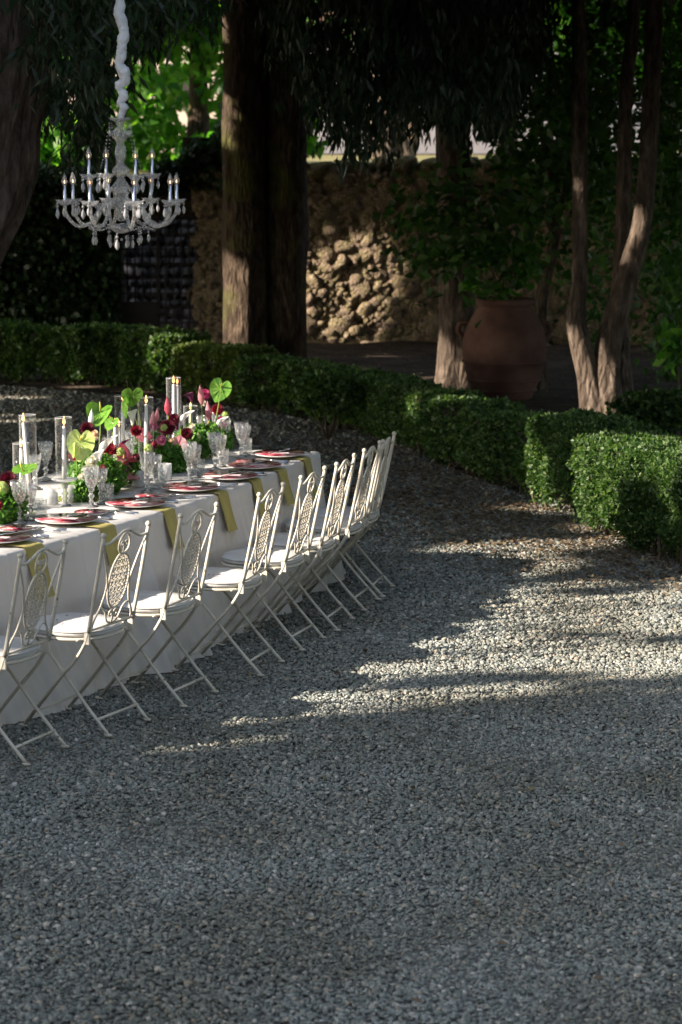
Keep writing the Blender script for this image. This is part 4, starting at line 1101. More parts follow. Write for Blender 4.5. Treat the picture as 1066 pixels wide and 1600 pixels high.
# ------------------------------------------------------------------ chairs
CW = .372
def chair_proto():
    t = thing('folding_chair')
    hw = CW/2; wf = .168
    X = lambda a, u, z: (a, u, z)     # local: +x faces the table, y across
    def post_path(sg):
        return spline([(-.006, sg*hw, .905), (.03, sg*hw, .72), (.085, sg*(hw-.004), .47), (.115, sg*(hw-.006), .40), (.165, sg*(hw-.008), .33), (.226, sg*(wf+.012), .265)], 5)
    for sg in (-1, 1):
        top = MB().tube(post_path(sg)[:11], .0095, 8)
        top.sph((-.006, sg*hw, .913), .014, 8, 6)
        top.build('post', M['cream'], t)
        pp = post_path(sg)[10:]+[Vector((.44, sg*(wf+.012), .012))]
        MB().tube(pp, .0085, 6).sph((.445, sg*(wf+.012), .010), (.022, .012, .008), 8, 5).build('leg', M['cream'], t)
        pr = spline([(.40, sg*(wf-.004), .425), (.36, sg*(wf-.004), .40), (.30, sg*(wf-.004), .35), (.226, sg*(wf-.004), .265), (.12, sg*(wf-.004), .14), (0, sg*(wf-.004), .012)], 4)
        MB().tube(pr, .0085, 6).sph((0, sg*(wf-.004), .010), (.022, .012, .008), 8, 5).build('leg', M['cream'], t)
        MB().box((.092, sg*(hw-.006), .442), (.026, .014, .05)).build('bracket', M['cream'], t, False)
    MB().tube([(.055, -wf, .075), (.055, wf, .075)], .007, 6).build('stretcher', M['cream'], t)
    MB().tube([(.375, -wf-.01, .085), (.375, wf+.01, .085)], .007, 6).build('stretcher', M['cream'], t)
    # seat frame and cushion
    def ring(r, zc, sq=.8): 
        return [Vector((.275+.205*r*math.copysign(abs(math.cos(a))**sq, math.cos(a)), .195*r*math.copysign(abs(math.sin(a))**sq, math.sin(a)), zc)) for a in [2*PI*k/28 for k in range(28)]]
    MB().tube(ring(1, .43), .008, 6, closed=True).tube([(.10, -.15, .43), (.45, -.12, .43)], .006, 6).tube([(.10, .15, .43), (.45, .12, .43)], .006, 6).tube([(.14, -.19, .43), (.14, .19, .43)], .006, 6).build('seat_frame', M['cream'], t)
    cm = MB()
    prof = [(.0, .437), (.93, .437), (1.0, .443), (1.02, .453), (1.0, .463), (.94, .471), (.6, .477), (.3, .479), (.0, .479)]
    vs = []; fs = []
    for r, zc in prof:
        rr = ring(max(r, .001), zc); vs += [v+Vector((0, 0, .006*noise.noise(v*14) if zc > .46 else 0)) for v in rr]
    for i in range(len(prof)-1):
        for k in range(28): fs.append((i*28+k, i*28+(k+1) % 28, (i+1)*28+(k+1) % 28, (i+1)*28+k))
    cu = cm.add(vs, fs).build('cushion', M['cushion'], t)
    MB().tube(ring(1.02, .463), .0035, 5, closed=True).build('piping', M['cushion'], cu)
    # back: point on the leaning back plane
    def B(u, v):
        f = (.905-v)/.435; a = -.006+.036*min(f/.43, 1)+.055*max(f-.43, 0)/.57
        return Vector((a, u, v))
    rail = [B(-hw, .872), B(-.13, .868), B(-.08, .885), B(-.035, .905), B(0, .910), B(.035, .905), B(.08, .885), B(.13, .868), B(hw, .872)]
    MB().tube(spline(rail, 4), .007, 6).build('top_rail', M['cream'], t)
    loop = [B(.042*math.sin(a)*(1.05-.15*math.cos(a)), .852+.046*math.cos(a)) for a in [2*PI*k/20 for k in range(20)]]
    sc = MB().tube(loop, .0052, 6, closed=True)
    for sg in (-1, 1):
        sp = []
        for k in range(16):
            a = k/15*1.6*2*PI; r = .015*(1-k/15*.72)
            sp.append(B(sg*(.016-math.cos(a)*r), .850+math.sin(a)*r))
        sc.tube([B(0, .812)]+sp, .0035, 5)
    sc.build('scroll', M['cream'], t)
    oc, ow, oh = .682, .082, .126
    MB().tube([B(ow*math.cos(a), oc+oh*math.sin(a)) for a in [2*PI*k/36 for k in range(36)]], .0062, 6, closed=True).build('oval_frame', M['cream'], t)
    wv = MB(); step = .0150
    for k in range(-16, 17):
        for dr in (1, -1):
            pts = []
            for j in range(-24, 25):
                a_ = j*step/2; u = a_+ (k*step*dr if False else 0); 
                # diagonal zig-zag bands
                zx = k*step*1.05
                uu = zx if dr == 1 else a_
                vv = a_ if dr == 1 else zx
                wig = .0032*((j % 4 in (0, 1))*2-1)
                if dr == 1: uu += wig
                else: vv += wig
                if (uu/ow)**2+(vv/oh)**2 < 1.0:
                    q_ = B(uu, oc+vv); q_.x += .0022*dr*(1 if (j//2+k) % 2 else -1); pts.append(q_)
                elif pts: break
            if len(pts) > 1: wv.tube(pts, .0021, 4, cap=False)
    wv.build('woven_panel', M['weave'], t)
    for sg in (-1, 1):
        MB().tube(spline([B(sg*(hw-.006), .862), B(sg*.145, .80), B(sg*.108, .72), B(sg*.094, .66), B(sg*.115, .58), B(sg*.15, .53), B(sg*(hw-.012), .49)], 4), .0055, 6).build('side_bar', M['cream'], t)
    MB().tube([B(-hw, .478), B(hw, .478)], .0065, 6).build('lower_rail', M['cream'], t)
    ls = MB()
    for sg in (-1, 1):
        sp = []
        for k in range(16):
            a = k/15*1.5*2*PI; r = .018*(1-k/15*.7)
            sp.append(B(sg*(.020-math.cos(a)*r), .530+math.sin(a)*r))
        ls.tube([B(0, .484), B(sg*.003, .51)]+sp, .0042, 5)
        ls.tube(spline([B(sg*.005, .484), B(sg*.045, .50), B(sg*.07, .545), B(sg*.10, .565), B(sg*.13, .555), B(sg*.155, .51), B(sg*.16, .484)], 4), .0048, 5)
    ls.build('lower_scroll', M['cream'], t)
    return t
CH = [(-1.27, 10.12, 156.4), (-.96, 10.61, 153.5), (-.67, 11.17, 155.2), (-.35, 11.83, 162.6), (-.15, 12.42, 162.7), (.02, 12.92, 164.2), (.17, 13.48, 166.2), (.27, 13.88, 167.9)]
CL = ['nearest cream iron chair, cut by the left edge, feet lowest in the picture', 'second nearest cream iron chair, scattered dark petals on its seat',
      'third cream iron chair from the front, beside the cloth seam', 'fourth cream iron chair from the front, standing alone with its seat in full view',
      'fifth cream iron chair from the front, middle of the far group', 'sixth cream iron chair, third from the far end', 'seventh cream iron chair, next to the farthest one', 'farthest cream iron chair at the end of the table']
chair0 = chair_proto()
chairs = []
for k, ((x, y, d), lab) in enumerate(zip(CH, CL)):
    c = chair0 if k == 0 else copy_tree(chair0)
    c.location = (x, y, .012); c.rotation_euler = (0, 0, math.radians(d+(.0, -.8, 1.2, .5, -1.3, .9, -.6, 1.0)[k]))
    tag(c, lab, 'chair', 'folding chairs along the table'); chairs.append(c)
# petals dropped on seats
rg = np.random.default_rng(15); pc = []
for k in (1, 1, 1, 3):
    x, y, d = CH[k]; a = math.radians(d)
    for _ in range(3):
        lx, ly = rg.uniform(.15, .4), rg.uniform(-.12, .12); pc.append((x+lx*math.cos(a)-ly*math.sin(a), y+lx*math.sin(a)+ly*math.cos(a),   .497))
pc = np.array(pc); n = len(pc); D = rg.normal(size=(n, 3)); D[:, 2] = .1
V, F = fold_leaves(pc, D, np.tile([0, 0, 1.], (n, 1)), np.full(n, .018), np.full(n, .006), .4)
me = np_mesh('petals', V, F3=F); me.materials.append(M['burgundy']); tag(link(bpy.data.objects.new('petals', me)), 'dark petals scattered on the chair cushions', 'petals', kind='stuff')

# ------------------------------------------------------------------ tableware prototypes
def goblet(h, r, name='goblet'):
    t = thing(name)
    bowl0 = h*.42
    outer = [(.004, 0), (r*.88, .001), (r*.90, .004), (r*.45, .009), (.009, .016), (.0065, h*.10), (.012, h*.14), (.007, h*.18), (.011, h*.24), (.015, h*.28), (.009, h*.33), (.006, h*.37), (.014, bowl0-.006), (r*.42, h*.47), (r*.66, h*.56), (r*.84, h*.72), (r*1.04, h)]
    inner = [(r*1.04-.0018, h), (r*.81, h*.72), (r*.62, h*.57), (r*.38, h*.49), (.004, h*.46)]
    def mod(a, rr, z):
        if bowl0 < z < h*.86 and rr > .02: return rr*(1+.03*abs(math.sin(6*a+z*70))-.015), z
        if z < bowl0 and rr < .02: return rr*(1+.12*math.cos(6*a)), z
        return rr, z
    ob = MB().lathe([p for p in outer if p[1] < bowl0-.005], 24, mod=mod).build('foot_and_stem', M['crystal_fine'], t)
    MB().lathe([(.002, bowl0-.012)]+[p for p in outer if p[1] >= bowl0-.007]+inner, 24, mod=mod).build('bowl', M['crystal'], t)
    return t
def tumbler():
    t = thing('tumbler'); r, h = .038, .082
    o_ = [(.002, 0), (r*.9, .0), (r*.93, .004), (r, h*.9), (r, h), (r-.002, h), (r-.004, h*.8), (r*.82, .012), (.002, .010)]
    MB().lathe(o_, 24, mod=lambda a, rr, z: (rr*(1+(.03*abs(math.sin(6*a+z*80)) if .008 < z < .07 and rr > .033 else 0)), z)).build('glass_body', M['crystal'], t)
    return t
def plate(r, name, mat, printed):
    t = thing(name)
    MB().lathe([(.002, 0), (r*.55, 0), (r*.6, .004), (r*.95, .014), (r, .017), (r*.995, .019), (r*.66, .009), (.6*r, .007), (.002, .006)], 40).build('china', M['china'], t)
    MB().lathe([(.002, .0085), (.6*r, .0095), (r*.66, .0115), (r*.99, .0212)], 40).build('printed_face', M[mat], t)
    return t
def fork():
    t = thing('fork'); mb = MB()
    mb.tube([(-.10, 0, .004), (-.05, 0, .005), (.0, 0, .007), (.035, 0, .006)], [.005, .0035, .0025, .003], 6)
    mb.box((.05, 0, .006), (.03, .02, .002))
    mb.build('handle', M['steel'], t)
    tn = MB()
    for k in range(4): tn.tube([(.062, (k-1.5)*.0058, .006), (.08, (k-1.5)*.0058, .004), (.105, (k-1.5)*.0055, .007)], [.0017, .0016, .0009], 5)
    tn.build('tines', M['steel'], t); return t
def knife():
    t = thing('knife')
    MB().tube([(-.11, 0, .005), (-.06, 0, .005), (0, 0, .005)], [.0065, .005, .004], 8).build('handle', M['steel'], t)
    MB().add([(0, -.006, .004), (.09, -.008, .004), (.115, -.002, .004), (.115, .002, .004), (0, .004, .004), (0, -.006, .006), (.09, -.008, .0055), (.115, -.002, .005), (.115, .002, .005), (0, .004, .006)],
             [(0, 1, 2, 3, 4), (9, 8, 7, 6, 5), (0, 5, 6, 1), (1, 6, 7, 2), (3, 8, 9, 4), (2, 7, 8, 3)]).build('blade', M['steel'], t, False); return t
def napkin():
    t = bpy.data.objects.new('napkin', None)
    mb = MB()
    def fn(u, v):
        w = .066*(1+.12*v) ; y = (u-.5)*2*w
        s = v*.385
        wr = .003*math.sin(u*9+v*6)
        if s < .15: x, z = .15-s, .003
        elif s < .18: a = (s-.15)/.03*PI/2; x, z = -.008-.018*math.sin(a), .003-.018*(1-math.cos(a))
        else: x, z = -.026-.058*((s-.18)/.24), -.015-(s-.18)
        y += .010*math.sin(v*3)
        return (x+(-wr if s > .16 else 0), y, z+(abs(wr)*.5 if s < .15 else 0))
    mb.grid(fn, 12, 30)
    me = mb.mesh('napkin', M['napkin']); return me
NAP = napkin()
PL = {'goblet_l': goblet(.212, .042, 'water_goblet'), 'goblet_s': goblet(.180, .036, 'wine_goblet'), 'tumbler': tumbler(),
      'charger': plate(.155, 'dinner_plate', 'plate_print', 1), 'bread': plate(.085, 'bread_plate', 'plate_print2', 1), 'fork': fork(), 'knife': knife()}
used = set()
def put(key, loc, rz, label, cat, group, tilt=0):
    src = PL[key]
    if key in used: c = copy_tree(src)
    else: c = src; used.add(key)
    c.location = loc; c.rotation_euler = (0, tilt, rz); tag(c, label, cat, group); return c
PLACES = [(-3, 851), (104, 821), (212, 793), (298, 768), (360, 750), (398, 733), (436, 715)]
ORD = ['nearest', 'second nearest', 'third', 'fourth', 'fifth', 'sixth', 'farthest']
rp = random.Random(5)
for k, (px, py) in enumerate(PLACES):
    c = P(px, py, TZ); e, T, Nn = frame_at(c); ang = math.atan2(Nn.y, Nn.x); z = TZ+.013 if c.y < seam else TZ+.005
    w = ORD[k]
    def at(a, b, dz=0): q_ = c+T*a+Nn*b; return (q_.x, q_.y, z+dz)
    nk = bpy.data.objects.new('napkin', NAP); link(nk)
    dd = rp.uniform(-.02, .02); n_e = e+T*dd
    nk.location = (n_e.x, n_e.y, z-.001); nk.rotation_euler = (0, 0, ang+rp.uniform(-.06, .06))
    nk.scale = (1, rp.uniform(.9, 1.1), rp.uniform(.85, 1.12))
    tag(nk, 'mustard green napkin hanging over the table edge at the %s place' % w, 'napkin', 'mustard napkins')
    put('charger', at(0, 0, .004), rp.uniform(0, 6), 'large red patterned plate at the %s place setting' % w, 'plate', 'large patterned plates', 0)
    put('bread', at(-.345, .07), rp.uniform(0, 6), 'small pink patterned bread plate left of the %s large plate' % w, 'plate', 'bread plates', 0)
    put('fork', at(-.195, -.02), ang+rp.uniform(-.06, .06), 'steel fork next to the %s large plate' % w, 'fork', 'forks by the plates')
    put('fork', at(-.222, -.03), ang+rp.uniform(-.06, .06), 'outer steel fork of the %s place setting' % w, 'fork', 'forks by the plates')
    put('fork', at(-.25, -.025), ang+rp.uniform(-.06, .06), 'outermost steel fork of the %s place setting' % w, 'fork', 'forks by the plates')
    put('knife', at(.19, -.02), ang+rp.uniform(-.05, .05), 'steel knife right of the %s large plate' % w, 'knife', 'knives by the plates')
    put('knife', at(.215, -.025), ang+rp.uniform(-.05, .05), 'outer steel knife of the %s place setting' % w, 'knife', 'knives by the plates')
    put('goblet_l', at(-.115+rp.uniform(-.01, .01), .20), 0, 'tall cut crystal water goblet of the %s place setting' % w, 'glass', 'water goblets')
    put('goblet_s', at(.02+rp.uniform(-.01, .01), .215), 0, 'smaller cut crystal wine goblet of the %s place setting' % w, 'glass', 'wine goblets')
    put('tumbler', at(.15, .25), 0, 'short cut crystal tumbler of the %s place setting' % w, 'glass', 'tumblers')
    mc = MB().box((0, 0, .001), (.12, .07, .002)).build('menu_card', M['card'], None, False)
    q_ = at(0, 0, .0235); mc.location = q_; mc.rotation_euler = (.02, .0, ang+.2); tag(mc, 'white menu card lying on the %s large plate' % w, 'card', 'menu cards')
    q_ = at(.01, .0, .027); put('knife', q_, ang+1.3, 'steel knife laid across the %s large plate' % w, 'knife', 'knives by the plates')
# glasses on the far side of the flowers
for k, (px, py) in enumerate([(72, 752), (55, 765), (205, 733), (330, 712), (318, 706), (352, 704), (341, 699)]):
    q_ = P(px, py, TZ); zz = TZ+.008
    w = ['first', 'second', 'third', 'fourth', 'fifth', 'sixth', 'seventh'][k]
    put('goblet_l' if k % 2 == 0 else 'goblet_s', (q_.x, q_.y, zz), 0, 'crystal goblet on the far side of the flowers, %s from the left' % w, 'glass', 'goblets behind the flowers')
# frosted votive glasses
vt = None
for k, (px, py, lab) in enumerate([(80, 790, 'frosted votive glass beside the olive candlestick'), (108, 785, 'frosted votive glass behind the olive candlestick'), (215, 762, 'frosted votive glass before the pink spathe'), (258, 752, 'frosted votive glass between two goblets')]):
    q_ = P(px, py, TZ)
    if vt is None:
        vt = thing('votive_glass'); MB().lathe([(.002, 0), (.034, 0), (.037, .004), (.038, .09), (.035, .09), (.033, .01), (.002, .008)], 20).build('glass_body', M['frosted'], vt)
        MB().lathe([(.002, .012), (.030, .012), (.030, .045), (.002, .047)], 16).build('wax', M['wax'], vt); c = vt
    else: c = copy_tree(vt)
    c.location = (q_.x, q_.y, TZ+.008); tag(c, lab, 'votive', 'frosted votive glasses')

# ------------------------------------------------------------------ candles in hurricane glasses
def candle(px, ytop_glass, ytop_candle, lean, holder, lab, off=0.0, two=False):
    Y = centre_Y(px)-off; p0 = PY(px, 760, Y); p0.z = TZ+.006
    zg = PY(px, ytop_glass, Y).z; zc = PY(px, ytop_candle, Y).z; zb = TZ+.15 if holder else TZ+.03
    t = thing('candle_holder', p0, lab, 'candle', 'taper candles in glass chimneys')
    L = lambda z: z-p0.z
    if holder:
        MB().lathe([(.002, 0), (.032, 0), (.034, .006), (.014, .014), (.010, .03), (.018, .04), (.010, .052), (.020, .066), (.010, .08), (.016, .10), (.022, .115), (.015, .128), (.03, .136), (.002, .138)], 20).build('candlestick', M['olive_glass'], t)
    else:
        MB().lathe([(.002, 0), (.04, 0), (.042, .006), (.02, .012), (.02, .02), (.002, .022)], 20).build('candlestick', M['olive_glass'], t)
    zb_ = L(zb)
    MB().lathe([(.002, zb_-.012), (.05, zb_-.012), (.066, zb_-.004), (.068, zb_), (.05, zb_-.001), (.002, zb_-.002)], 28).build('drip_dish', M['frosted'], t)
    r = .043
    MB().lathe([(r, zb_+.001), (r, L(zg)-.003)], 32).build('chimney', M['hurricane'], t)
    g_ = t.children[-1]
    me = g_.data
    MB().lathe([(r-.0015, L(zg)-.004), (r+.001, L(zg)-.003), (r+.0015, L(zg)), (r-.001, L(zg)+.0005), (r-.0015, L(zg)-.004)], 32).build('rim', M['rim'], t)
    cx = lean*.5
    c_ = MB().lathe([(.012, zb_), (.0115, (zb_+L(zc))/2), (.0085, L(zc)-.004), (.003, L(zc))], 14, mod=None)
    c_.v = [(x+lean*((z-zb_)/(L(zc)-zb_)-.3), y, z) for x, y, z in c_.v]
    cd = c_.build('taper', M['wax'], t)
    tx = lean*.7
    MB().tube([(tx, 0, L(zc)-.001), (tx+.001, 0, L(zc)+.008)], .0012, 5).build('wick', M['iron'], cd)
    MB().lathe([(.0005, L(zc)+.004), (.0068, L(zc)+.012), (.0085, L(zc)+.019), (.006, L(zc)+.031), (.0005, L(zc)+.050)], 10, c=(tx, 0, 0)).build('flame', M['flame'], cd)
    if two: 
        MB().lathe([(.011, zb_), (.009, L(zc)-.006)], 12, c=(.021, .01, 0)).build('taper', M['wax'], t)
        MB().lathe([(.0005, L(zc)-.002), (.0055, L(zc)+.008), (.0065, L(zc)+.015), (.0045, L(zc)+.025), (.0005, L(zc)+.038)], 10, c=(.021, .01, 0)).build('flame', M['flame'], t)
    return t
candle(34, 692, 700, 0, False, 'short taper candle at the far left edge of the table', -.15, True)
candle(45, 648, 660, -.03, False, 'tall leaning taper candle second from the left', -.05)
candle(101, 652, 665, .004, True, 'taper candle on the olive glass candlestick', .18)
candle(181, 660, 667, 0, False, 'low taper candle between the calla and the tall candles', -.1, True)
candle(193, 618, 627, .004, False, 'tall taper candle left of the raised green spathe', -.25)
candle(229, 621, 631, .006, False, 'tall taper candle above the pink rose', .12)
candle(273, 590, 600, 0, False, 'tallest taper candle behind the rosy pointed bud', -.3, True)
candle(299, 634, 641, 0, False, 'low taper candle beside the pink pointed buds', -.1)

# ------------------------------------------------------------------ flowers
def look(nrm, up=(0, 0, 1)):
    z_ = Vector(nrm).normalized(); u_ = Vector(up); x_ = u_.cross(z_)
    if x_.length < 1e-4: x_ = Vector((1, 0, 0))
    x_.normalize(); y_ = z_.cross(x_)
    return Matrix((x_, y_, z_)).transposed()
def anthurium(t, org, p, nrm, size, mat, up=(0, 0, 1), spadix=True, cup=.25, root=None):
    R = look(nrm, up); p = Vector(p)
    def fn(u, v):
        a = -PI+2*PI*u
        # heart outline: notch at +y, tip at -y
        r = (1-.28*math.cos(a)**2*0)*(.80+.22*abs(math.sin(a/2))**.6*1.0)
        hx = 1.0*math.sin(a)*(1-.10*math.cos(a)); hy = -math.cos(a)
        lob = 1-.50*math.exp(-((abs(a)-PI)/.22)**2)
        tip = 1+.22*math.exp(-(a/.28)**2)
        q = Vector((hx*.92*v*lob, hy*v*lob*tip-.12, 0))
        q.z = cup*(q.x**2)*.8-cup*.5*v*v*max(0, -hy)*.4+.05*math.sin(a*7)*v*v*.5+.07*math.cos(11*a)*v*(1-v)*2
        return R@(q*size*.5)+p
    MB().grid(fn, 40, 7).build('spathe', mat, t, org=org)
    s_ob = t.children[-1]
    b = R@(Vector((0, .12, .02))*size*.5)+p
    if spadix:
        MB().tube([b, b+R@(Vector((0, .12, .45))*size*.5), b+R@(Vector((.02, .05, .95))*size*.5)], [.0035*size/.12, .0038*size/.12, .0022*size/.12], 8).build('spadix', M['spadix'], s_ob, org=org)
    if root is not None:
        root = Vector(root); mid = (b+root)/2+Vector((.01, 0, .03))
        MB().tube(spline([b, mid, root], 4), .0028, 6).build('stem', M['stem'], t, org=org)
def bud(t, org, p, h, w, mat, lean=0.0, root=None):
    p = Vector(p)
    def mod(a, r, z): return r*(1+.12*math.cos(a)), z
    m_ = MB().lathe([(.002, 0), (w*.5, h*.10), (w, h*.30), (w*.88, h*.5), (w*.5, h*.75), (w*.15, h*.92), (.0008, h)], 14, mod=mod)
    m_.v = [(x+lean*z, y*.7, z) for x, y, z in m_.v]
    m_.v = [tuple(Vector(v)+p) for v in m_.v]
    m_.build('pointed_bud', mat, t, org=org)
    if root is not None: MB().tube([p, (p+Vector(root))/2, Vector(root)], .003, 6).build('stem', M['stem'], t, org=org)
def calla(t, org, p, h, r, mat, dirx=.5, root=None):
    p = Vector(p)
    def fn(u, v):
        a = 2*PI*u; rr = .006+r*(v**1.8)*(1+.35*math.cos(a)); z = h*v*(1-.0*v)-(.35*h*v**4)*(.4-math.cos(a))*.5
        x = rr*math.cos(a)*1.2+dirx*h*.35*v**2; y = rr*math.sin(a)
        return p+Vector((x, y, z))
    MB().grid(fn, 20, 10, closed_u=True).build('calla_lily', mat, t, org=org)
    if root is not None: MB().tube(spline([p+Vector((0, 0, .004)), (p+Vector(root))/2+Vector((-.01, 0, 0)), Vector(root)], 3), .004, 6).build('stem', M['stem'], t, org=org)
def rose(t, org, p, r, mat, name='rose', face=(.3, -1, .5), seed=0, petals=26):
    rg_ = random.Random(seed); R = look(face); p = Vector(p); mb = MB()
    for k in range(petals):
        f = k/petals; a0 = k*2.4; rad = r*(.15+.85*f); tilt = .15+1.0*f
        w = r*(.35+.45*f)
        def fn(u, v):
            aa = a0+(u-.5)*(1.9-.7*f); el = v
            rr = rad*(.35+.65*math.sin(el*PI/2)*(.6+.4*f)); z = r*(.75-.55*f)*el+r*.12*(1-f)-.10*r*f*el*el
            rr += .05*r*math.sin(u*PI)*el; z -= .12*r*abs(u-.5)*2*el
            return p+R@Vector((rr*math.cos(aa), rr*math.sin(aa), z))
        mb.grid(fn, 5, 4)
    mb.sph(p+R@Vector((0, 0, r*.35)), r*.42, 8, 6)
    mb.build(name, mat, t, org=org)
def dahlia(t, org, p, r, mat, face=(.2, -1, .5), n=90, name='dahlia'):
    R = look(face); C = []; D = []; L = []
    for k in range(n):
        f = (k+.5)/n; th = math.acos(1-1.25*f); ph = k*2.39996
        d = Vector((math.sin(th)*math.cos(ph), math.sin(th)*math.sin(ph), math.cos(th)))
        C.append(tuple(Vector(p)+R@(d*r*.15))); D.append(tuple(R@d)); L.append(r*(.75+.2*f))
    C = np.array(C)-np.array(org); L = np.array(L)
    V, F = fold_leaves(C, np.array(D), np.tile(tuple(R@Vector((0, 0, 1))), (n, 1))+RNG.normal(0, .05, (n, 3)), L, L*.24, .5)
    me = np_mesh(name, V, F3=F); me.materials.append(mat); link(bpy.data.objects.new(name, me), t)
def hydrangea(t, org, p, r, mat, n=150, name='hydrangea'):
    d = rand_dirs(n); C = np.array(p)+d*r*.82-np.array(org)
    Vs = []; Fs = []; b = 0
    for q in range(4):
        sd = np.cross(d, rand_dirs(n)); sd /= np.linalg.norm(sd, axis=1, keepdims=True)
        L = np.full(n, r*.30)
        V, F = fold_leaves(C, sd+d*.35, d, L, L*.42, .3); Vs.append(V); Fs.append(F+b); b += len(V)
    me = np_mesh(name, np.concatenate(Vs), F3=np.concatenate(Fs)); me.materials.append(mat); ho = link(bpy.data.objects.new(name, me), t)
    MB().sph(p, r*.78, 10, 7).build('heart', mat, ho, org=org)
def greens(t, org, blobs, n, size, mat, seed, width=.45):
    rg_ = np.random.default_rng(seed)
    C = blob_points(n, blobs, rg_, .5); o_ = leaf_obj('foliage', t, mat, C, size, width, -.2, org=org, rng=rg_, mask=False, fold=.5)
    return o_
def arr(px, lab):
    Y = centre_Y(px); q_ = PY(px, 760, Y); q_.z = TZ+.008
    return thing('flower_arrangement', q_, lab, 'flowers', 'flower arrangements on the table'), q_
def bowl(t):
    MB().lathe([(.002, 0), (.05, 0), (.06, .01), (.07, .05), (.065, .05), (.055, .012), (.002, .01)], 20).build('vase', M['frosted'], t)

# 1: at the left edge
t, q = arr(5, 'low arrangement cut by the left edge with pink blooms and a dark dahlia'); bowl(t)
greens(t, q, [(*TP(-10, 790, .1), .16, .12, .10), (*TP(15, 785, .12), .09, .1, .09)], 2600, .028, M['kale'], 1)
rose(t, q, TP(14, 781, .22), .034, M['pink'], seed=1); rose(t, q, TP(11, 805, .22), .036, M['magenta'], seed=2); rose(t, q, TP(-5, 790, .24), .034, M['darkred'], seed=3)
dahlia(t, q, TP(13, 751, .2), .05, M['burgundy']); hydrangea(t, q, TP(3, 763, .22), .038, M['lime'])
rose(t, q, TP(27, 799, .22), .036, M['peach'], seed=4, face=(1, -.6, .2)); rose(t, q, TP(-8, 760, .15), .036, M['magenta'], seed=5)
anthurium(t, q, TP(38, 735, .15), (-.1, -.35, 1), .135, M['anth_green'], (-.5, -.8, .3), root=TP(18, 790, .1))
hydrangea(t, q, TP(50, 805, .15), .02, M['lime'], 60)
# 2: the big one with the lime spathe
t, q = arr(150, 'tall arrangement with a large lime spathe and a white calla lily'); bowl(t)
greens(t, q, [(*TP(125, 765, .1), .085, .1, .12), (*TP(150, 745, .05), .16, .12, .12), (*TP(185, 735, .05), .12, .1, .08)], 5200, .026, M['kale'], 2)
greens(t, q, [(*TP(125, 783, .1), .13, .08, .035), (*TP(153, 772, .1), .05, .06, .07)], 1500, .02, M['dustym'], 3)
anthurium(t, q, TP(126, 690, .2), (.15, -1, .25), .16, M['anth_lime'], (.1, 0, 1), root=TP(126, 770, .1)); anthurium(t, q, TP(115, 700, .15), (-.9, -.4, .1), .085, M['anth_lime'], spadix=False, root=TP(120, 770, .1))
anthurium(t, q, TP(156, 645, .05), (.0, -.65, .75), .15, M['anth_green'], (.2, .5, .6), cup=.9, root=TP(150, 740, .05))
calla(t, q, TP(156, 720, .15), .125, .032, M['white_calla'], .9, root=TP(155, 760, .1)); calla(t, q, TP(147, 735, .15), .10, .025, M['white_calla'], .2, root=TP(150, 770, .1))
calla(t, q, TP(187, 702, .1), .05, .018, M['purple_calla'], 1.5, root=TP(178, 740, .05))
rose(t, q, TP(148, 678, .1), .024, M['peach'], seed=6, face=(0, -1, .1)); rose(t, q, TP(143, 722, .2), .036, M['creamp'], seed=7); rose(t, q, TP(135, 735, .2), .03, M['creamp'], seed=17)
dahlia(t, q, TP(171, 704, .08), .046, M['darkred']); dahlia(t, q, TP(137, 670, .0), .04, M['burgundy']); rose(t, q, TP(116, 712, .1), .032, M['darkred'], seed=8)
rose(t, q, TP(173, 722, .15), .032, M['pink'], seed=9); rose(t, q, TP(162, 733, .2), .03, M['magenta'], seed=10); hydrangea(t, q, TP(188, 706, .14), .026, M['lime'], 90)
anthurium(t, q, TP(196, 722, .18), (.1, -.6, .8), .12, M['anth_red'], (-.9, -.2, -.6), cup=2.2, root=TP(180, 750, .1)); anthurium(t, q, TP(193, 748, .2), (.1, -.7, .8), .15, M['anth_pink'], (-1, -.1, -.6), spadix=False, cup=2.0, root=TP(170, 762, .1))
rose(t, q, TP(212, 716, .05), .03, M['burgundy'], seed=11); rose(t, q, TP(178, 716, .2), .022, M['creamp'], seed=27)
rose(t, q, TP(163, 715, .1), .026, M['peach'], seed=41); rose(t, q, TP(128, 745, .2), .024, M['creamp'], seed=42); hydrangea(t, q, TP(150, 755, .2), .03, M['lime'], 120); rose(t, q, TP(199, 735, .12), .024, M['pink'], seed=43)
anthurium(t, q, TP(175, 660, .0), (-.3, -.6, .7), .09, M['anth_green'], (.3, .5, .6), root=TP(170, 730, .0)); bud(t, q, TP(141, 665, .0), .09, .016, M['white_calla'], .1, TP(145, 730, .0))
# 3: behind it
t, q = arr(248, 'arrangement with a rosy pointed bud and a pink rose before dark dahlias'); bowl(t)
greens(t, q, [(*TP(262, 722, .1), .12, .1, .10), (*TP(240, 705, .0), .1, .1, .1), (*TP(290, 700, .0), .08, .1, .1)], 4200, .026, M['kale'], 4)
anthurium(t, q, TP(207, 617, .0), (-.1, .5, .35), .13, M['anth_green'], (0, 0, 1), spadix=False, root=TP(222, 690, .0)); anthurium(t, q, TP(198, 632, -.05), (-.9, .2, .1), .12, M['anth_green'], spadix=False, root=TP(222, 700, .0))
bud(t, q, TP(263, 650, .1), .115, .024, M['anth_red'], -.05, TP(260, 700, .05)); calla(t, q, TP(207, 664, .0), .08, .022, M['white_calla'], -.5, root=TP(220, 700, .0))
rose(t, q, TP(252, 688, .2), .034, M['pink'], seed=12); dahlia(t, q, TP(262, 668, .1), .05, M['burgundy']); dahlia(t, q, TP(213, 673, .05), .034, M['darkred'])
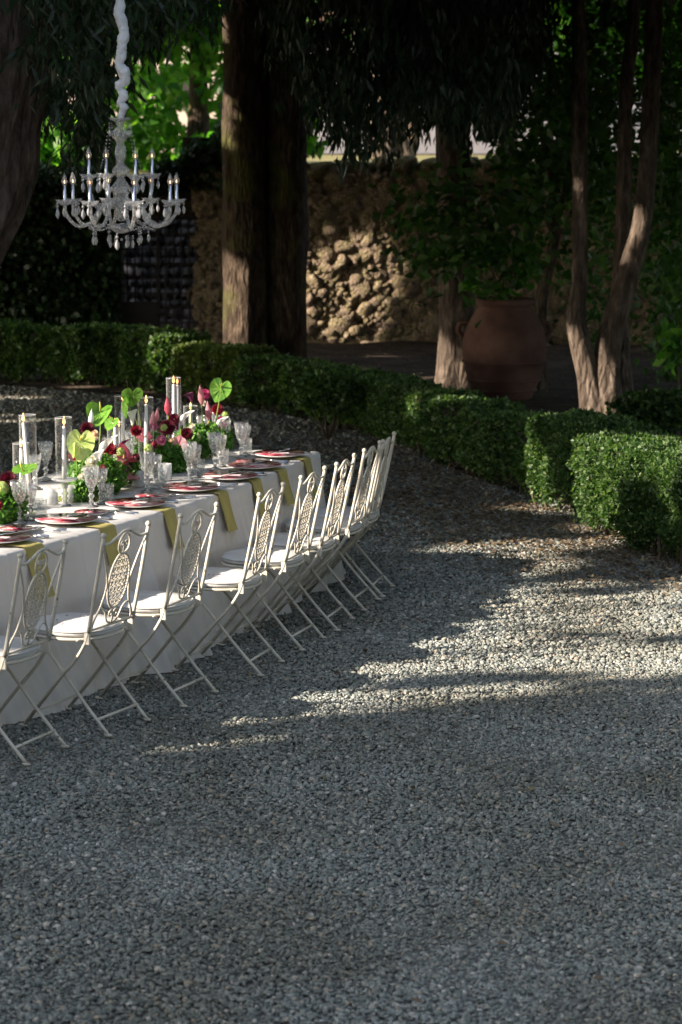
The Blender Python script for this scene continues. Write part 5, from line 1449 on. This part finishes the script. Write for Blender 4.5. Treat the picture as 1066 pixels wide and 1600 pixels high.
anthurium(t, q, TP(223, 680, .05), (.1, -.9, .3), .085, M['anth_red'], (-1, 0, .3), spadix=False); dahlia(t, q, TP(272, 655, .05), .036, M['burgundy']); rose(t, q, TP(240, 667, .0), .028, M['pink'], seed=51); bud(t, q, TP(236, 668, -.05), .10, .017, M['anth_pink'], .15, TP(238, 705, .0))
anthurium(t, q, TP(277, 700, .2), (.2, -.9, .5), .13, M['anth_pink'], (-.3, 0, -1), spadix=False, cup=.6); hydrangea(t, q, TP(281, 709, .26), .034, M['lime'])
rose(t, q, TP(281, 722, .24), .022, M['magenta'], seed=13); hydrangea(t, q, TP(256, 668, .2), .022, M['lime'], 80); rose(t, q, TP(239, 695, .2), .03, M['darkred'], seed=33)
calla(t, q, TP(277, 672, .05), .055, .02, M['purple_calla'], -1.4)
rose(t, q, TP(268, 690, .15), .024, M['peach'], seed=44); hydrangea(t, q, TP(232, 700, .15), .028, M['lime'], 100); bud(t, q, TP(244, 660, .0), .085, .015, M['anth_pink'], .1, TP(246, 700, .0)); rose(t, q, TP(286, 690, .2), .022, M['creamp'], seed=45)
# 4: far one
t, q = arr(325, 'far arrangement topped by two pink pointed buds and a round green spathe'); bowl(t)
greens(t, q, [(*TP(310, 690, .05), .13, .1, .1), (*TP(340, 690, .0), .1, .1, .09), (*TP(352, 715, .0), .07, .07, .05)], 3600, .026, M['kale'], 5)
bud(t, q, TP(315, 633, .05), .12, .021, M['anth_pink'], -.08, TP(318, 690, .0)); bud(t, q, TP(326, 657, .15), .118, .021, M['anth_pink'], -.05, TP(326, 700, .1))
anthurium(t, q, TP(345, 606, .0), (.05, -1, .35), .145, M['anth_green'], (.35, 0, 1), root=TP(330, 690, .0)); anthurium(t, q, TP(326, 671, .2), (.1, -.75, .7), .13, M['anth_green'], (-.2, .3, .4), root=TP(326, 700, .1))
calla(t, q, TP(283, 665, .1), .08, .026, M['white_calla'], 1.1, root=TP(288, 700, .1)); calla(t, q, TP(340, 668, .1), .06, .022, M['white_calla'], 1.3); calla(t, q, TP(300, 630, .0), .06, .02, M['purple_calla'], -1.5, root=TP(302, 690, .0))
dahlia(t, q, TP(340, 640, .0), .038, M['darkred']); dahlia(t, q, TP(347, 668, .05), .04, M['magenta']); dahlia(t, q, TP(292, 678, .1), .04, M['burgundy']); dahlia(t, q, TP(320, 616, -.1), .035, M['magenta'])
hydrangea(t, q, TP(307, 683, .15), .03, M['lime'], 110); hydrangea(t, q, TP(352, 648, .0), .022, M['lime'], 70); rose(t, q, TP(300, 668, .15), .026, M['creamp'], seed=14)
rose(t, q, TP(318, 630, .0), .02, M['creamp'], seed=15); rose(t, q, TP(345, 655, .0), .02, M['magenta'], seed=16); rose(t, q, TP(351, 722, .1), .025, M['burgundy'], seed=18)

# ------------------------------------------------------------------ chandelier
CYD = 13.0
cz0 = PY(190, 184, CYD)
ch = thing('chandelier', PY(190, 360, CYD), 'crystal chandelier with candle bulbs hanging above the table', 'chandelier')
O = ch.location.copy(); O = Vector(O)
pxm = 3.44e-3   # metres per photograph pixel at this distance
def Z(y): return PY(190, y, CYD).z-O.z
prof = [(.002, 188), (.020, 188), (.018, 194), (.012, 197), (.022, 200), (.038, 208), (.036, 214), (.020, 220), (.016, 224), (.020, 228), (.026, 236), (.022, 246), (.012, 254), (.020, 258), (.036, 264), (.036, 270), (.02, 275), (.014, 278), (.026, 284), (.040, 292), (.038, 300), (.028, 306), (.020, 312), (.028, 318), (.024, 330), (.022, 344), (.002, 346)]
MB().lathe([(r*1.2, Z(y)) for r, y in prof], 20, mod=lambda a, r, z: (r*(1+.05*math.cos(10*a)), z)).build('column', M['chand'], ch)
def dish(mb, c, r, deep=.022, n=24):
    return mb.lathe([(.004, -deep), (r*.4, -deep*.92), (r*.8, -deep*.45), (r, 0), (r*.97, .002), (r*.75, -deep*.35), (r*.35, -deep*.75), (.004, -deep*.8)], n, c, mod=lambda a, rr, z: (rr*(1+.05*math.cos(8*a)*(rr/r)), z+.004*math.cos(8*a)*(rr/r)**2))
dish(MB(), (0, 0, Z(184)), .062).build('crown_dish', M['chand'], ch)
dish(MB(), (0, 0, Z(350)), .080, .05).build('base_bowl', M['chand_gold'], ch)
MB().sph((0, 0, Z(374)), .008).build('finial', M['chand_gold'], ch)
def drop(c, s=1.0, parent=None, mat='chand_gold'):
    m_ = MB(); c = Vector(c)
    m_.sph(c+Vector((0, 0, -.008*s)), .005*s, 6, 4); m_.sph(c+Vector((0, 0, -.020*s)), .0065*s, 6, 4)
    m_.lathe([(.001, -.072*s), (.0062*s, -.064*s), (.0092*s, -.054*s), (.0072*s, -.040*s), (.001, -.026*s)], 8, c)
    return m_.build('crystal_drop', M[mat], parent or ch)
rc = random.Random(3)
def arm(ang, R, ydish, sag, tier, ln=0):
    dx, dy = math.cos(ang), math.sin(ang); zd = Z(ydish)
    z0 = Z(322) if tier == 0 else Z(300)
    path = [(0.018*dx, .018*dy, z0), (R*.30*dx, R*.30*dy, z0+.03 if tier == 0 else z0+.02), (R*.52*dx, R*.52*dy, Z(345) if tier == 0 else Z(322)), (R*.78*dx, R*.78*dy, Z(352) if tier == 0 else Z(322)), (R*.97*dx, R*.97*dy, Z(335) if tier == 0 else Z(300)), (R*dx, R*dy, zd-.02)]
    a_ = MB().tube(spline(path, 5), .0098, 8).build('arm', M['chand'], ch)
    dd = dish(MB(), (R*dx, R*dy, zd), .050, .028, 18).build('drip_dish', M['chand'], a_)
    MB().lathe([(.0125, zd-.004), (.012, zd+.004), (.0105, zd+.008), (.0105, zd+.078), (.002, zd+.080)], 12, (R*dx, R*dy, 0)).build('sleeve', M['chrome'], a_)
    zb = zd+.080
    MB().lathe([(.008, zb), (.0145, zb+.012), (.016, zb+.022), (.011, zb+.042), (.002, zb+.064)], 12, (R*dx, R*dy, 0)).build('bulb', M['bulb'], a_)
    MB().lathe([(.001, zb+.008), (.003, zb+.013), (.0028, zb+.020), (.001, zb+.025)], 8, (R*dx, R*dy, 0)).build('filament', M['filament'], a_)
    for k in range(3 if tier == 0 else 2):
        q_ = ang+k*2*PI/3+.4; c = (R*dx+.047*math.cos(q_), R*dy+.047*math.sin(q_), zd-.004); drop(c, rc.uniform(.95, 1.35), a_)
for k in range(8): arm(math.radians(18+45*k), .305, 312, 0, 0)
for k in range(4): arm(math.radians(30+90*k), .185, 272, 0, 1)
for k in range(7):
    a = 2*PI*k/7+.2; r_ = .145+.03*(k % 3); drop((r_*math.cos(a), r_*math.sin(a), Z(356+4*(k % 2))), 1.1+.12*(k % 3))
for k in range(6):
    a = 2*PI*k/6; drop((.06*math.cos(a), .06*math.sin(a), Z(366)), 1.0)
for k in range(6):
    a = 2*PI*k/6+.4; gc = MB()
    p0 = Vector((.055*math.cos(a), .055*math.sin(a), Z(186))); p1 = Vector((.185*math.cos(a)*.6, .185*math.sin(a)*.6, Z(262)))
    for j in range(15):
        f = j/14; q_ = p0.lerp(p1, f)+Vector((0, 0, -.02*math.sin(f*PI))); gc.sph(q_, .0042, 6, 4)
    gc.build('bead_chain', M['chand'], ch)
    gb = MB()
    for j in range(12):
        f = j/11; a2 = a+f*PI/3*.9; gb.sph((.17*math.cos(a2), .17*math.sin(a2), Z(352)-.02*math.sin(f*PI)), .0055, 6, 4)
    gb.build('bead_swag', M['chand_gold'], ch)
    drop((.058*math.cos(a), .058*math.sin(a), Z(194)), .9, None, 'chand')
# gathered fabric over the chain
fpx = [(191, 186), (190, 178), (198, 168), (189, 160), (197, 150), (191, 142), (187, 134), (200, 126), (199, 112), (190, 106), (186, 100), (191, 88), (194, 70), (199, 52), (197, 40), (192, 28), (187, 20), (190, 8), (188, -20), (190, -60), (188, -110), (190, -170)]
frd = [.016, .020, .030, .022, .030, .022, .024, .030, .036, .032, .024, .030, .031, .030, .030, .034, .032, .028, .030, .028, .030, .03]
fp = [PY(x, y, CYD)-O for x, y in fpx]
fp = [Vector((v.x*.58, v.y, v.z)) for v in fp]; fpts = spline(fp, 8); rr = np.interp(np.linspace(0, 1, len(fpts)), np.linspace(0, 1, len(frd)), frd)
rr = [r*.9*(1+.16*noise.noise(Vector((i*.9, 0, 0)))) for i, r in enumerate(rr)]
sl = MB().tube(fpts, rr, 20)
sl.v = [tuple(Vector(v)+Vector((noise.noise(Vector(v)*32)*.007, noise.noise(Vector(v)*32+Vector((5, 0, 0)))*.007, noise.noise(Vector(v)*40)*.012))) for v in sl.v]
sl.build('chain_cover', M['fabric'], ch)
